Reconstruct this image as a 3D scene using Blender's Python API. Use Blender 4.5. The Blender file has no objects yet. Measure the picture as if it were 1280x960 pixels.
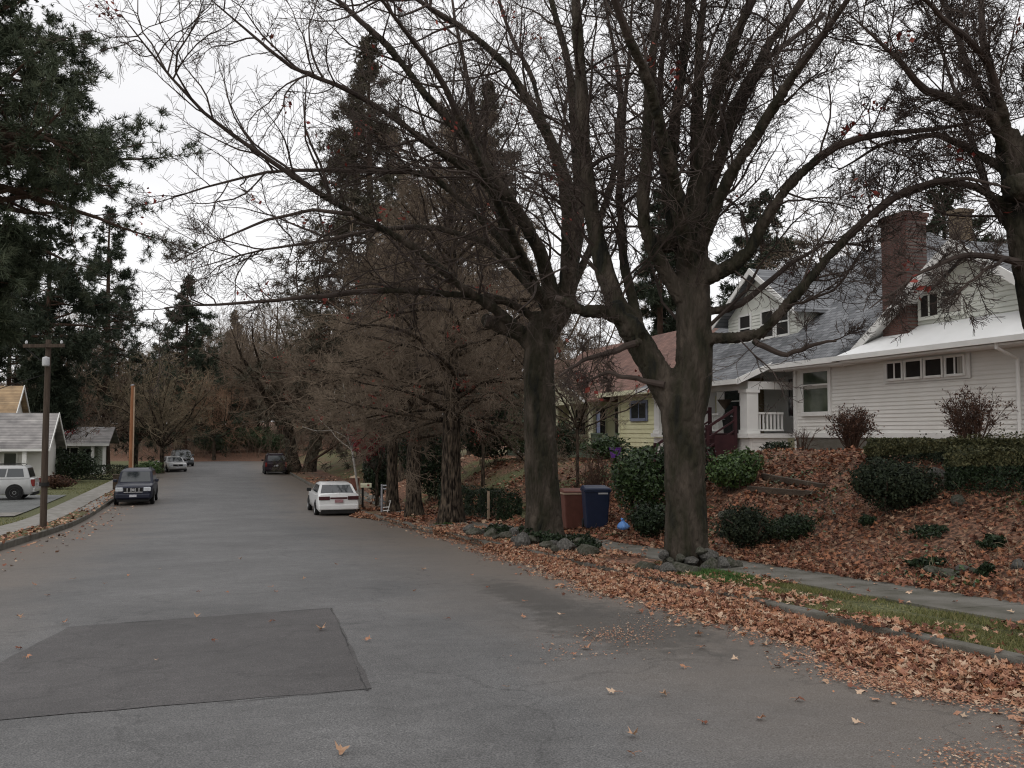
import bpy, math, random
import numpy as np
from mathutils import noise as mnoise
from mathutils import Vector, Matrix

# ------------------------------------------------------------------ camera, sky, sun, exposure
SC = bpy.context.scene
COL = SC.collection
R = math.radians
F = 1155.0                                   # focal length in pixels of the 1280 wide photograph
EYE = 1.65
PITCH = math.atan(60 / F)
cam_d = bpy.data.cameras.new('camera')
cam_d.sensor_width = 36
cam_d.lens = 36 * F / 1280
cam_d.clip_end = 2000
cam = bpy.data.objects.new('camera', cam_d)
cam.location = (0, 0, EYE)
cam.rotation_euler = (R(90) + PITCH, 0, 0)
COL.objects.link(cam)
SC.camera = cam

SUN_EL, SUN_AZ = R(48), R(200)
w = bpy.data.worlds.new('World')
SC.world = w
w.use_nodes = True
nt = w.node_tree
nt.nodes.clear()
wo = nt.nodes.new('ShaderNodeOutputWorld')
bg = nt.nodes.new('ShaderNodeBackground')
sky = nt.nodes.new('ShaderNodeTexSky')
sky.sky_type = 'NISHITA'
sky.sun_disc = False
sky.sun_elevation = SUN_EL
sky.sun_rotation = SUN_AZ
tc = nt.nodes.new('ShaderNodeTexCoord')
mp = nt.nodes.new('ShaderNodeMapping')
mp.inputs['Scale'].default_value = (1, 1, 2.6)
nz = nt.nodes.new('ShaderNodeTexNoise')
nz.inputs['Scale'].default_value = 2.2
nz.inputs['Detail'].default_value = 5
rp = nt.nodes.new('ShaderNodeValToRGB')
rp.color_ramp.elements[0].position = .3
rp.color_ramp.elements[0].color = (.95, .945, .965, 1)
rp.color_ramp.elements[1].position = .68
rp.color_ramp.elements[1].color = (1.1, 1.095, 1.1, 1)
sc_ = nt.nodes.new('ShaderNodeVectorMath')
sc_.operation = 'SCALE'
sc_.inputs['Scale'].default_value = 10.0
mx = nt.nodes.new('ShaderNodeMixRGB')
mx.inputs[0].default_value = .96
bg.inputs['Strength'].default_value = .1
L = nt.links.new
L(tc.outputs['Generated'], mp.inputs[0]); L(mp.outputs[0], nz.inputs['Vector']); L(nz.outputs['Fac'], rp.inputs[0])
L(rp.outputs[0], sc_.inputs[0]); L(sky.outputs[0], mx.inputs[1]); L(sc_.outputs[0], mx.inputs[2])
L(mx.outputs[0], bg.inputs['Color']); L(bg.outputs[0], wo.inputs[0])
sd = bpy.data.lights.new('sun', 'SUN')
sd.energy = .6
sd.angle = R(40)
sd.color = (1, .97, .93)
sun = bpy.data.objects.new('sun', sd)
sun.rotation_euler = (R(90) - SUN_EL, 0, math.pi - SUN_AZ)
COL.objects.link(sun)
SC.view_settings.view_transform = 'Standard'
SC.view_settings.look = 'None'
SC.view_settings.exposure = 0.0
SC.view_settings.gamma = 1
SC.cycles.max_bounces = 4
SC.cycles.diffuse_bounces = 2
SC.cycles.use_adaptive_sampling = True
SC.cycles.adaptive_threshold = .004
SC.cycles.use_denoising = True
SC.cycles.denoiser = 'OPENIMAGEDENOISE'
SC.cycles.denoising_input_passes = 'RGB_ALBEDO_NORMAL'
SC.cycles.denoising_prefilter = 'NONE'
SC.cycles.pixel_filter_type = 'BLACKMAN_HARRIS'
SC.cycles.filter_width = 1.15

# ------------------------------------------------------------------ helpers
PHI = math.atan2(.304, .953)                  # the street's heading, left of the view
CP, SP = math.cos(PHI), math.sin(PHI)

def W(s, t, z=None):                          # along street s, across t -> world
    p = np.stack([np.asarray(t) * CP - np.asarray(s) * SP, np.asarray(t) * SP + np.asarray(s) * CP,
                  np.asarray(s) * 0.0 + (0 if z is None else z)], -1)
    return p

def ST(x, y):
    return -x * SP + y * CP, x * CP + y * SP

def at(px, py, Y):                            # a point of the place, at depth Y
    a = (px - 640) / F; b = (480 - py) / F
    c, s = math.cos(PITCH), math.sin(PITCH)
    k = Y / (c - s * b)
    return np.array([a * k, Y, EYE + (s + c * b) * k])

def smooth(x):
    x = np.clip(x, 0, 1)
    return x * x * (3 - 2 * x)

def zr(s):
    s = np.asarray(s, float)
    return -.05 * (s - 2 * np.logaddexp(0, (s - 41) / 2))

def wob(s, t):
    return (np.sin(s * .9 + 1.3 * np.sin(t * .7)) + np.sin(t * 1.3 + s * .37) + .6 * np.sin(s * 2.3 - t * 1.9)) / 2.6

def yard(s):
    a = 1.22 - .8 * smooth((s - 19.5) / 7)
    a = a - .15 * smooth((s - 34) / 10) - .9 * smooth((s - 48) / 30)
    return a

def gz(s, t):
    s = np.asarray(s, float); t = np.asarray(t, float)
    base = zr(s)
    side = base + .17
    k = np.clip((t - 8.7) / (13.6 - 8.7), 0, 1)
    k = .5 * k + .5 * smooth(k)
    right = side + (yard(s) - side) * k + .09 * wob(s, t) * smooth((t - 9) / 1.5)
    left = base + .13 + .06 * np.clip((-t - 7.5) / 6, 0, 1) + .04 * wob(s, t) * smooth((-t - 8) / 2)
    far = smooth((s - 124) / 12)
    z = np.where(t > 7, right, np.where(t < -5.6, left, side - .04))
    z = z + far * (1.0 + .02 * np.clip(s - 136, 0, 300))
    side_far = np.clip((np.abs(t) - 40) / 120, 0, 1)
    return z + side_far * 2.0

rng = np.random.default_rng(7)
MATS = {}

def nodes(name):
    m = bpy.data.materials.new(name)
    m.use_nodes = True
    n = m.node_tree
    b = n.nodes['Principled BSDF']
    MATS[name] = m
    return m, n, b

def ramp(n, cols, pos=None):
    r = n.nodes.new('ShaderNodeValToRGB')
    e = r.color_ramp.elements
    k = len(cols)
    pos = pos or [i / (k - 1) for i in range(k)]
    while len(e) < k:
        e.new(.5)
    for i in range(k):
        e[i].position = pos[i]
        e[i].color = (*cols[i], 1)
    return r

def mat(name, cols, scale=6, rough=.8, bump=0, bscale=None, detail=4, stretch=(1, 1, 1), metal=0, spec=.3, lo=.3, hi=.7, coat=0):
    m, n, b = nodes(name)
    b.inputs['Roughness'].default_value = rough
    b.inputs['Metallic'].default_value = metal
    b.inputs['Specular IOR Level'].default_value = spec
    b.inputs['Coat Weight'].default_value = coat
    t = n.nodes.new('ShaderNodeTexCoord')
    p = n.nodes.new('ShaderNodeMapping')
    p.inputs['Scale'].default_value = stretch
    n.links.new(t.outputs['Object'], p.inputs[0])
    z = n.nodes.new('ShaderNodeTexNoise')
    z.inputs['Scale'].default_value = scale
    z.inputs['Detail'].default_value = detail
    n.links.new(p.outputs[0], z.inputs['Vector'])
    k = len(cols)
    r = ramp(n, cols, [lo + (hi - lo) * i / max(1, k - 1) for i in range(k)])
    n.links.new(z.outputs['Fac'], r.inputs[0])
    n.links.new(r.outputs[0], b.inputs['Base Color'])
    if bump:
        z2 = n.nodes.new('ShaderNodeTexNoise')
        z2.inputs['Scale'].default_value = bscale or scale * 4
        z2.inputs['Detail'].default_value = 4
        n.links.new(p.outputs[0], z2.inputs['Vector'])
        bp = n.nodes.new('ShaderNodeBump')
        bp.inputs['Strength'].default_value = bump
        bp.inputs['Distance'].default_value = .03
        n.links.new(z2.outputs['Fac'], bp.inputs['Height'])
        n.links.new(bp.outputs[0], b.inputs['Normal'])
    return m

def leafmat(name, cols, rough=.7, pos=None, trans=0.0, spec=.25):   # colour differs leaf by leaf through the attribute rnd
    m, n, b = nodes(name)
    a = n.nodes.new('ShaderNodeAttribute')
    a.attribute_name = 'rnd'
    r = ramp(n, cols, pos)
    n.links.new(a.outputs['Fac'], r.inputs[0])
    n.links.new(r.outputs[0], b.inputs['Base Color'])
    b.inputs['Roughness'].default_value = rough
    b.inputs['Specular IOR Level'].default_value = spec
    return m

def shingle(name, c1, c2, mortar, sc=3.2, rowh=.16):
    m, n, b = nodes(name)
    t = n.nodes.new('ShaderNodeTexCoord')
    sp = n.nodes.new('ShaderNodeSeparateXYZ')
    n.links.new(t.outputs['Object'], sp.inputs[0])
    ad = n.nodes.new('ShaderNodeMath'); ad.operation = 'ADD'
    n.links.new(sp.outputs[0], ad.inputs[0]); n.links.new(sp.outputs[1], ad.inputs[1])
    cb = n.nodes.new('ShaderNodeCombineXYZ')
    n.links.new(sp.outputs[1], cb.inputs[0])
    mz = n.nodes.new('ShaderNodeMath'); mz.operation = 'MULTIPLY'; mz.inputs[1].default_value = 1.5
    n.links.new(sp.outputs[2], mz.inputs[0])
    n.links.new(mz.outputs[0], cb.inputs[1])
    k = n.nodes.new('ShaderNodeTexBrick')
    k.inputs['Scale'].default_value = sc
    k.inputs['Color1'].default_value = (*c1, 1)
    k.inputs['Color2'].default_value = (*c2, 1)
    k.inputs['Mortar'].default_value = (*mortar, 1)
    k.inputs['Mortar Size'].default_value = .035
    k.inputs['Brick Width'].default_value = 1.0
    k.inputs['Row Height'].default_value = rowh * sc
    n.links.new(cb.outputs[0], k.inputs['Vector'])
    z = n.nodes.new('ShaderNodeTexNoise'); z.inputs['Scale'].default_value = 1.3; z.inputs['Detail'].default_value = 6
    n.links.new(t.outputs['Object'], z.inputs['Vector'])
    r = ramp(n, [(.6, .6, .6), (1.25, 1.25, 1.22)], [.3, .7])
    n.links.new(z.outputs['Fac'], r.inputs[0])
    mm = n.nodes.new('ShaderNodeMixRGB'); mm.blend_type = 'MULTIPLY'; mm.inputs[0].default_value = 1
    n.links.new(k.outputs['Color'], mm.inputs[1]); n.links.new(r.outputs[0], mm.inputs[2])
    n.links.new(mm.outputs[0], b.inputs['Base Color'])
    b.inputs['Roughness'].default_value = .85
    bp = n.nodes.new('ShaderNodeBump'); bp.inputs['Strength'].default_value = .5; bp.inputs['Distance'].default_value = .02
    n.links.new(k.outputs['Fac'], bp.inputs['Height']); bp.invert = True
    n.links.new(bp.outputs[0], b.inputs['Normal'])
    return m

class MB:                                     # collects shapes of ONE mesh
    def __init__(s):
        s.v = []; s.f = []; s.n = 0; s.r = []; s.smooth = False
    def add(s, v, f, rnd=None):
        v = np.asarray(v, float).reshape(-1, 3)
        f = np.asarray(f, int)
        s.v.append(v)
        s.f.append(f + s.n)
        s.r.append(np.full(len(v), .5) if rnd is None else np.asarray(rnd, float))
        s.n += len(v)
        return s
    def box(s, lo, hi, m=None):
        x0, y0, z0 = lo; x1, y1, z1 = hi
        v = np.array([(x0, y0, z0), (x1, y0, z0), (x1, y1, z0), (x0, y1, z0), (x0, y0, z1), (x1, y0, z1), (x1, y1, z1), (x0, y1, z1)], float)
        if m is not None: v = np.array([m @ Vector(p) for p in v])
        return s.add(v, [(0, 3, 2, 1), (4, 5, 6, 7), (0, 1, 5, 4), (1, 2, 6, 5), (2, 3, 7, 6), (3, 0, 4, 7)])
    def hexa(s, v):                           # eight corners, bottom ring then top ring
        return s.add(v, [(0, 3, 2, 1), (4, 5, 6, 7), (0, 1, 5, 4), (1, 2, 6, 5), (2, 3, 7, 6), (3, 0, 4, 7)])
    def prism(s, poly, d):                    # flat polygon (3d points) pushed along d
        p = np.asarray(poly, float); n = len(p); q = p + np.asarray(d, float)
        c0, c1 = p.mean(0), q.mean(0)
        v = np.vstack([p, q, [c0], [c1]])
        f = []
        for i in range(n):
            j = (i + 1) % n
            f.append((i, j, n + j, n + i))
            f.append((i, 2 * n, j, j)); f.append((n + i, n + j, 2 * n + 1, 2 * n + 1))
        return s.add(v, f)
    def bar(s, a, b, wx, wz=None):
        a = Vector(a); b = Vector(b); d = b - a
        q = d.to_track_quat('Y', 'Z').to_matrix().to_4x4()
        wz = wz or wx
        return s.box((-wx / 2, 0, -wz / 2), (wx / 2, d.length, wz / 2), Matrix.Translation(a) @ q)
    def tube(s, P, Rr, S=8, cap=True):
        v, f = tubes(np.asarray(P, float)[None], np.asarray(Rr, float)[None], S)
        K = len(P)
        s.add(v, f)
        if cap:
            for k, flip in ((0, 1), (K - 1, 0)):
                ring = v[k * S:(k + 1) * S]
                c = ring.mean(0)
                idx = [(i, (i + 1) % S, S, S) if not flip else ((i + 1) % S, i, S, S) for i in range(S)]
                s.add(np.vstack([ring, [c]]), idx)
        return s
    def lathe(s, prof, S=20, c=(0, 0, 0), axis='z'):
        a = np.arange(S) * 2 * math.pi / S
        v = []
        for r_, z_ in prof:
            ring = np.stack([r_ * np.cos(a), r_ * np.sin(a), np.full(S, z_)], -1)
            v.append(ring)
        v = np.vstack(v)
        if axis == 'x': v = v[:, [2, 0, 1]]
        if axis == 'y': v = v[:, [0, 2, 1]]
        f = []
        for k in range(len(prof) - 1):
            for i in range(S):
                j = (i + 1) % S
                f.append((k * S + i, k * S + j, (k + 1) * S + j, (k + 1) * S + i))
        return s.add(v + np.asarray(c, float), f)
    def mesh(s, name, off=(0, 0, 0)):
        me = bpy.data.meshes.new(name)
        v = np.vstack(s.v) - np.asarray(off, float)
        fs = []
        for f in s.f:
            if f.ndim == 2 and f.shape[1] == 3:
                f = np.hstack([f, f[:, 2:3]])
            fs.append(f)
        f = np.vstack(fs)
        tri = f[:, 2] == f[:, 3]
        nl = np.where(tri, 3, 4)
        keep = np.ones(f.shape, bool); keep[tri, 3] = False
        loops = f[keep]
        start = np.concatenate([[0], np.cumsum(nl)[:-1]])
        me.vertices.add(len(v)); me.vertices.foreach_set('co', v.astype(np.float32).ravel())
        me.loops.add(len(loops)); me.loops.foreach_set('vertex_index', loops.astype(np.int32))
        me.polygons.add(len(f)); me.polygons.foreach_set('loop_start', start.astype(np.int32))
        at_ = me.attributes.new('rnd', 'FLOAT', 'POINT')
        at_.data.foreach_set('value', np.concatenate(s.r).astype(np.float32))
        me.update(calc_edges=True)
        me.polygons.foreach_set('use_smooth', np.full(len(f), bool(s.smooth)))
        return me

def tubes(P, Rr, S):                          # (n,K,3) centre lines, (n,K) radii
    n, K, _ = P.shape
    T = np.gradient(P, axis=1)
    T /= np.linalg.norm(T, axis=2, keepdims=True) + 1e-9
    ax = P[:, -1] - P[:, 0]
    ax /= np.linalg.norm(ax, axis=1, keepdims=True) + 1e-9
    ref = np.where(np.abs(ax[:, 2:3]) < .8, np.array([[0, 0, 1.]]), np.array([[1., 0, 0]]))
    ref = np.repeat(ref[:, None, :], K, 1)
    U = np.cross(T, ref); U /= np.linalg.norm(U, axis=2, keepdims=True) + 1e-9
    V = np.cross(T, U)
    a = np.arange(S) * 2 * math.pi / S
    ring = U[:, :, None, :] * np.cos(a)[None, None, :, None] + V[:, :, None, :] * np.sin(a)[None, None, :, None]
    v = (P[:, :, None, :] + ring * Rr[:, :, None, None]).reshape(-1, 3)
    i = np.arange(S); j = (i + 1) % S
    q = np.stack([i, i + S, j + S, j], -1)                       # between ring k and k+1
    q = (q[None] + (np.arange(K - 1) * S)[:, None, None]).reshape(-1, 4)
    f = (q[None] + (np.arange(n) * K * S)[:, None, None]).reshape(-1, 4)
    return v, f

def put(name, mb, m, off=(0, 0, 0), parent=None, bevel=0, sharp=None):
    me = mb.mesh(name, off)
    me.materials.append(MATS[m] if isinstance(m, str) else m)
    o = bpy.data.objects.new(name, me)
    COL.objects.link(o)
    if parent is not None: o.parent = parent
    if sharp is not None:
        me.polygons.foreach_set('use_smooth', np.ones(len(me.polygons), bool))
        me.set_sharp_from_angle(angle=R(sharp))
    if bevel:
        b = o.modifiers.new('bevel', 'BEVEL')
        b.width = bevel; b.segments = 2; b.limit_method = 'ANGLE'
    return o

def props(o, label=None, cat=None, group=None, kind=None):
    if label: o['label'] = label
    if cat: o['category'] = cat
    if group: o['group'] = group
    if kind: o['kind'] = kind
    return o

class Thing:                                  # an Empty at the thing's base; its parts are written in (t, s, z) of the street or in world axes
    def __init__(s, name, label, cat, base, group=None, street=True, rot=None):
        s.o = bpy.data.objects.new(name, None)
        s.o.empty_display_size = .3
        COL.objects.link(s.o)
        if street:
            t, ss, z = base
            s.o.location = Vector(W(ss, t, z))
            s.o.rotation_euler = (0, 0, PHI if rot is None else rot)
        else:
            s.o.location = Vector(base)
            s.o.rotation_euler = (0, 0, rot or 0)
        s.off = base
        props(s.o, label, cat, group)
    def part(s, name, mb, m, parent=None, label=None, off=True, **k):
        o = put(name, mb, m, s.off if off else (0, 0, 0), parent or s.o, **k)
        if label: o['label'] = label
        return o

def copy_tree(o, parent=None):
    c = o.copy()
    COL.objects.link(c)
    c.parent = parent
    for ch in o.children:
        copy_tree(ch, c)
    return c
# ------------------------------------------------------------------ materials
STAINS = [(9.6, 4.35, .95, 2.0), (12.4, 4.2, .55, 2.2)]
def asphalt(name, c, edges=True, dark=1.0):
    m, n, b = nodes(name)
    t = n.nodes.new('ShaderNodeTexCoord')
    z1 = n.nodes.new('ShaderNodeTexNoise'); z1.inputs['Scale'].default_value = 90; z1.inputs['Detail'].default_value = 3
    z2 = n.nodes.new('ShaderNodeTexNoise'); z2.inputs['Scale'].default_value = .45; z2.inputs['Detail'].default_value = 7; z2.inputs['Roughness'].default_value = .6
    z3 = n.nodes.new('ShaderNodeTexNoise'); z3.inputs['Scale'].default_value = 4; z3.inputs['Detail'].default_value = 6; z3.inputs['Roughness'].default_value = .65
    for z in (z1, z2, z3): n.links.new(t.outputs['Object'], z.inputs['Vector'])
    r1 = ramp(n, [(.5, .5, .5), (.98, .98, .98), (1.7, 1.68, 1.64)], [.34, .5, .66]); n.links.new(z1.outputs['Fac'], r1.inputs[0])
    r2 = ramp(n, [tuple(x * .74 for x in c), c, tuple(x * 1.22 for x in c)], [.3, .5, .7]); n.links.new(z2.outputs['Fac'], r2.inputs[0])
    mm = n.nodes.new('ShaderNodeMixRGB'); mm.blend_type = 'MULTIPLY'; mm.inputs[0].default_value = 1
    n.links.new(r2.outputs[0], mm.inputs[1]); n.links.new(r1.outputs[0], mm.inputs[2])
    r3 = ramp(n, [(.86, .86, .86), (1.1, 1.1, 1.1)], [.35, .65]); n.links.new(z3.outputs['Fac'], r3.inputs[0])
    m2 = n.nodes.new('ShaderNodeMixRGB'); m2.blend_type = 'MULTIPLY'; m2.inputs[0].default_value = 1
    n.links.new(mm.outputs[0], m2.inputs[1]); n.links.new(r3.outputs[0], m2.inputs[2])
    out = m2
    if edges:                                  # brown dirt washed to both kerbs
        sp = n.nodes.new('ShaderNodeSeparateXYZ'); n.links.new(t.outputs['Object'], sp.inputs[0])
        ma = n.nodes.new('ShaderNodeMath'); ma.operation = 'SUBTRACT'; ma.inputs[1].default_value = .3
        n.links.new(sp.outputs[0], ma.inputs[0])
        ab = n.nodes.new('ShaderNodeMath'); ab.operation = 'ABSOLUTE'; n.links.new(ma.outputs[0], ab.inputs[0])
        ml = n.nodes.new('ShaderNodeMath'); ml.operation = 'MULTIPLY_ADD'; ml.inputs[1].default_value = 3.2; 
        n.links.new(z2.outputs['Fac'], ml.inputs[0]); n.links.new(ab.outputs[0], ml.inputs[2])
        mr = n.nodes.new('ShaderNodeMapRange'); mr.inputs['From Min'].default_value = 3.7; mr.inputs['From Max'].default_value = 6.7
        mr.inputs['To Max'].default_value = .85
        n.links.new(ml.outputs[0], mr.inputs['Value'])
        m3 = n.nodes.new('ShaderNodeMixRGB'); m3.inputs[2].default_value = (.142, .112, .086, 1)
        n.links.new(mr.outputs[0], m3.inputs[0]); n.links.new(m2.outputs[0], m3.inputs[1])
        out = m3
    if edges:                                  # an oily wet looking stain near the leaf drift
        for (ps, pt, a_, b_) in STAINS:
            mpp = n.nodes.new('ShaderNodeMapping'); mpp.inputs['Location'].default_value = (-pt / a_, -ps / b_, 0); mpp.inputs['Scale'].default_value = (1 / a_, 1 / b_, 0)
            n.links.new(t.outputs['Object'], mpp.inputs[0])
            ln = n.nodes.new('ShaderNodeVectorMath'); ln.operation = 'LENGTH'; n.links.new(mpp.outputs[0], ln.inputs[0])
            sm_ = n.nodes.new('ShaderNodeMath'); sm_.operation = 'MULTIPLY_ADD'; sm_.inputs[1].default_value = 1.7
            n.links.new(z3.outputs['Fac'], sm_.inputs[0]); n.links.new(ln.outputs['Value'], sm_.inputs[2])
            mq = n.nodes.new('ShaderNodeMapRange'); mq.inputs['From Min'].default_value = 1.45; mq.inputs['From Max'].default_value = 1.95; mq.inputs['To Min'].default_value = .75; mq.inputs['To Max'].default_value = 0
            n.links.new(sm_.outputs[0], mq.inputs['Value'])
            m5 = n.nodes.new('ShaderNodeMixRGB'); m5.inputs[2].default_value = (.058, .052, .045, 1)
            n.links.new(mq.outputs[0], m5.inputs[0]); n.links.new(out.outputs[0], m5.inputs[1])
            out = m5
    # a few fine cracks
    vo = n.nodes.new('ShaderNodeTexVoronoi'); vo.feature = 'DISTANCE_TO_EDGE'; vo.inputs['Scale'].default_value = .33
    ns = n.nodes.new('ShaderNodeTexNoise'); ns.inputs['Scale'].default_value = 1.7; ns.inputs['Detail'].default_value = 5
    n.links.new(t.outputs['Object'], ns.inputs['Vector'])
    va = n.nodes.new('ShaderNodeMixRGB'); va.blend_type = 'ADD'; va.inputs[0].default_value = .9
    n.links.new(t.outputs['Object'], va.inputs[1]); n.links.new(ns.outputs['Color'], va.inputs[2])
    n.links.new(va.outputs[0], vo.inputs['Vector'])
    cr = ramp(n, [(.45, .45, .45), (1, 1, 1)], [.002, .008]); n.links.new(vo.outputs['Distance'], cr.inputs[0])
    m4 = n.nodes.new('ShaderNodeMixRGB'); m4.blend_type = 'MULTIPLY'; m4.inputs[0].default_value = .45
    n.links.new(out.outputs[0], m4.inputs[1]); n.links.new(cr.outputs[0], m4.inputs[2])
    n.links.new(m4.outputs[0], b.inputs['Base Color'])
    b.inputs['Roughness'].default_value = .66
    b.inputs['Specular IOR Level'].default_value = .5
    bp = n.nodes.new('ShaderNodeBump'); bp.inputs['Strength'].default_value = .35; bp.inputs['Distance'].default_value = .01
    n.links.new(z1.outputs['Fac'], bp.inputs['Height']); n.links.new(bp.outputs[0], b.inputs['Normal'])

asphalt('asphalt', (.117, .115, .114))
asphalt('asphalt_patch', (.072, .067, .066), edges=False)
asphalt('asphalt_stain', (.078, .073, .067), edges=False)
asphalt('asphalt_drive', (.14, .145, .14), edges=False)
mat('concrete', [(.20, .19, .165), (.27, .255, .23), (.33, .315, .29)], 3, .9, .3, 60)
mat('concrete_old', [(.085, .08, .062), (.135, .126, .107), (.175, .165, .145)], 2.2, .9, .4, 50)
mat('concrete_dark', [(.10, .09, .07), (.16, .15, .13)], 4, .9, .3, 40)

def ground_material():
    m, n, b = nodes('ground')
    t = n.nodes.new('ShaderNodeTexCoord')
    def noise(s, d=5):
        z = n.nodes.new('ShaderNodeTexNoise'); z.inputs['Scale'].default_value = s; z.inputs['Detail'].default_value = d
        n.links.new(t.outputs['Object'], z.inputs['Vector']); return z
    za, zb, zc = noise(14, 6), noise(.8), noise(26, 4)
    litter = ramp(n, [(.03, .016, .010), (.10, .05, .03), (.22, .11, .066), (.36, .2, .125)], [.3, .45, .56, .7])
    n.links.new(za.outputs['Fac'], litter.inputs[0])
    grass = ramp(n, [(.055, .05, .022), (.085, .095, .035), (.14, .14, .055), (.2, .17, .085)], [.3, .45, .58, .72])
    n.links.new(zc.outputs['Fac'], grass.inputs[0])
    soil = ramp(n, [(.05, .038, .026), (.11, .085, .06)], [.35, .65]); n.links.new(za.outputs['Fac'], soil.inputs[0])
    def mask(nm, base, col):
        a = n.nodes.new('ShaderNodeAttribute'); a.attribute_name = nm
        q = n.nodes.new('ShaderNodeMath'); q.operation = 'MULTIPLY_ADD'; q.inputs[1].default_value = 1.0
        k = n.nodes.new('ShaderNodeMath'); k.operation = 'SUBTRACT'; k.inputs[1].default_value = .5
        n.links.new(zb.outputs['Fac'], k.inputs[0])
        n.links.new(k.outputs[0], q.inputs[0]); n.links.new(a.outputs['Fac'], q.inputs[2])
        mr = n.nodes.new('ShaderNodeMapRange'); mr.inputs['From Min'].default_value = .35; mr.inputs['From Max'].default_value = .65
        n.links.new(q.outputs[0], mr.inputs['Value'])
        mm = n.nodes.new('ShaderNodeMixRGB'); n.links.new(mr.outputs[0], mm.inputs[0])
        n.links.new(base.outputs[0], mm.inputs[1]); n.links.new(col.outputs[0], mm.inputs[2])
        return mm
    x = mask('grass', soil, grass)
    x = mask('litter', x, litter)
    n.links.new(x.outputs[0], b.inputs['Base Color'])
    b.inputs['Roughness'].default_value = .95
    bp = n.nodes.new('ShaderNodeBump'); bp.inputs['Strength'].default_value = .9; bp.inputs['Distance'].default_value = .05
    n.links.new(za.outputs['Fac'], bp.inputs['Height']); n.links.new(bp.outputs[0], b.inputs['Normal'])
ground_material()
mat('litter_bed', [(.07, .032, .02), (.22, .105, .062), (.36, .18, .108), (.48, .28, .18)], 15, .95, 1.0, 22, lo=.3, hi=.7)
def bark_mat(name, mott, fine, k=1.0):
    m, n, b = nodes(name)
    t = n.nodes.new('ShaderNodeTexCoord')
    p = n.nodes.new('ShaderNodeMapping'); p.inputs['Scale'].default_value = (1, 1, .2)
    n.links.new(t.outputs['Object'], p.inputs[0])
    z1 = n.nodes.new('ShaderNodeTexNoise'); z1.inputs['Scale'].default_value = 3.2; z1.inputs['Detail'].default_value = 7
    z1.inputs['Roughness'].default_value = .65
    n.links.new(t.outputs['Object'], z1.inputs['Vector'])
    z2 = n.nodes.new('ShaderNodeTexNoise'); z2.inputs['Scale'].default_value = 17 * k; z2.inputs['Detail'].default_value = 6
    n.links.new(p.outputs[0], z2.inputs['Vector'])
    r1 = ramp(n, mott, [.33 + .34 * i / (len(mott) - 1) for i in range(len(mott))]); n.links.new(z1.outputs['Fac'], r1.inputs[0])
    r2 = ramp(n, [(.18, .17, .16), (.95, .95, .95), (1.9, 1.85, 1.75)], [.38, .5, .64]); n.links.new(z2.outputs['Fac'], r2.inputs[0])
    mm = n.nodes.new('ShaderNodeMixRGB'); mm.blend_type = 'MULTIPLY'; mm.inputs[0].default_value = fine
    n.links.new(r1.outputs[0], mm.inputs[1]); n.links.new(r2.outputs[0], mm.inputs[2])
    n.links.new(mm.outputs[0], b.inputs['Base Color'])
    b.inputs['Roughness'].default_value = .95; b.inputs['Specular IOR Level'].default_value = .15
    bp = n.nodes.new('ShaderNodeBump'); bp.inputs['Strength'].default_value = 1; bp.inputs['Distance'].default_value = .06
    n.links.new(z2.outputs['Fac'], bp.inputs['Height']); n.links.new(bp.outputs[0], b.inputs['Normal'])
bark_mat('bark', [(.032, .025, .018), (.056, .043, .032), (.082, .064, .049)], 1.0)
bark_mat('bark_moss', [(.026, .024, .014), (.043, .034, .024), (.062, .048, .035), (.084, .066, .05)], 1.0, 1.35)
mat('bark_moss', [(.012, .012, .009), (.03, .027, .016), (.05, .04, .03), (.085, .068, .052)], 2.2, .95, 1.0, 22, stretch=(2, 2, .55), lo=.32, hi=.68)
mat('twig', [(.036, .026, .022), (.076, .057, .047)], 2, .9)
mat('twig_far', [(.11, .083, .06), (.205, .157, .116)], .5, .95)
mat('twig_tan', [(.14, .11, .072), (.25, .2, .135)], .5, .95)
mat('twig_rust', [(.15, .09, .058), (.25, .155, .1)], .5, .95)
mat('pale_bark', [(.2, .18, .16), (.42, .39, .35)], 4, .8)
mat('red_stem', [(.045, .027, .019), (.1, .058, .04)], 4, .8)
mat('pine_bark', [(.04, .026, .019), (.1, .06, .042)], 4, .95, .8, 20, stretch=(2, 2, .5))
leafmat('needles', [(.024, .033, .02), (.055, .07, .04), (.105, .118, .073)])
leafmat('far_green', [(.03, .055, .026), (.055, .09, .04), (.11, .14, .075)])
leafmat('needles_far', [(.018, .027, .018), (.036, .048, .029), (.06, .07, .044)])
leafmat('spruce', [(.045, .042, .028), (.08, .07, .048), (.12, .1, .07)])
leafmat('laurel', [(.014, .026, .010), (.032, .06, .018), (.065, .105, .034)], .4, spec=.45)
leafmat('laurel_bright', [(.02, .04, .012), (.055, .10, .025), (.10, .155, .045)], .45, spec=.4)
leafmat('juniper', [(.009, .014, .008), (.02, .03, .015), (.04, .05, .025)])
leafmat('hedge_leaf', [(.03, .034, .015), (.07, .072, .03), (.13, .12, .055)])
leafmat('ivy', [(.01, .016, .009), (.02, .034, .015), (.036, .055, .024)], .5)
leafmat('brown_leaf', [(.05, .022, .013), (.11, .055, .034)])
leafmat('red_leaf', [(.11, .016, .012), (.2, .035, .026), (.26, .075, .05)])
leafmat('crimson_leaf', [(.1, .012, .016), (.22, .025, .034), (.32, .06, .065)])
leafmat('barberry', [(.035, .018, .012), (.075, .037, .025), (.13, .068, .042)])
leafmat('litter', [(.06, .028, .018), (.2, .08, .05), (.34, .17, .108), (.4, .22, .14), (.43, .2, .105), (.4, .29, .2), (.58, .42, .3)], .75, [0, .18, .36, .54, .7, .86, 1])
leafmat('tar', [(.042, .041, .04), (.05, .049, .048)])
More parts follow.
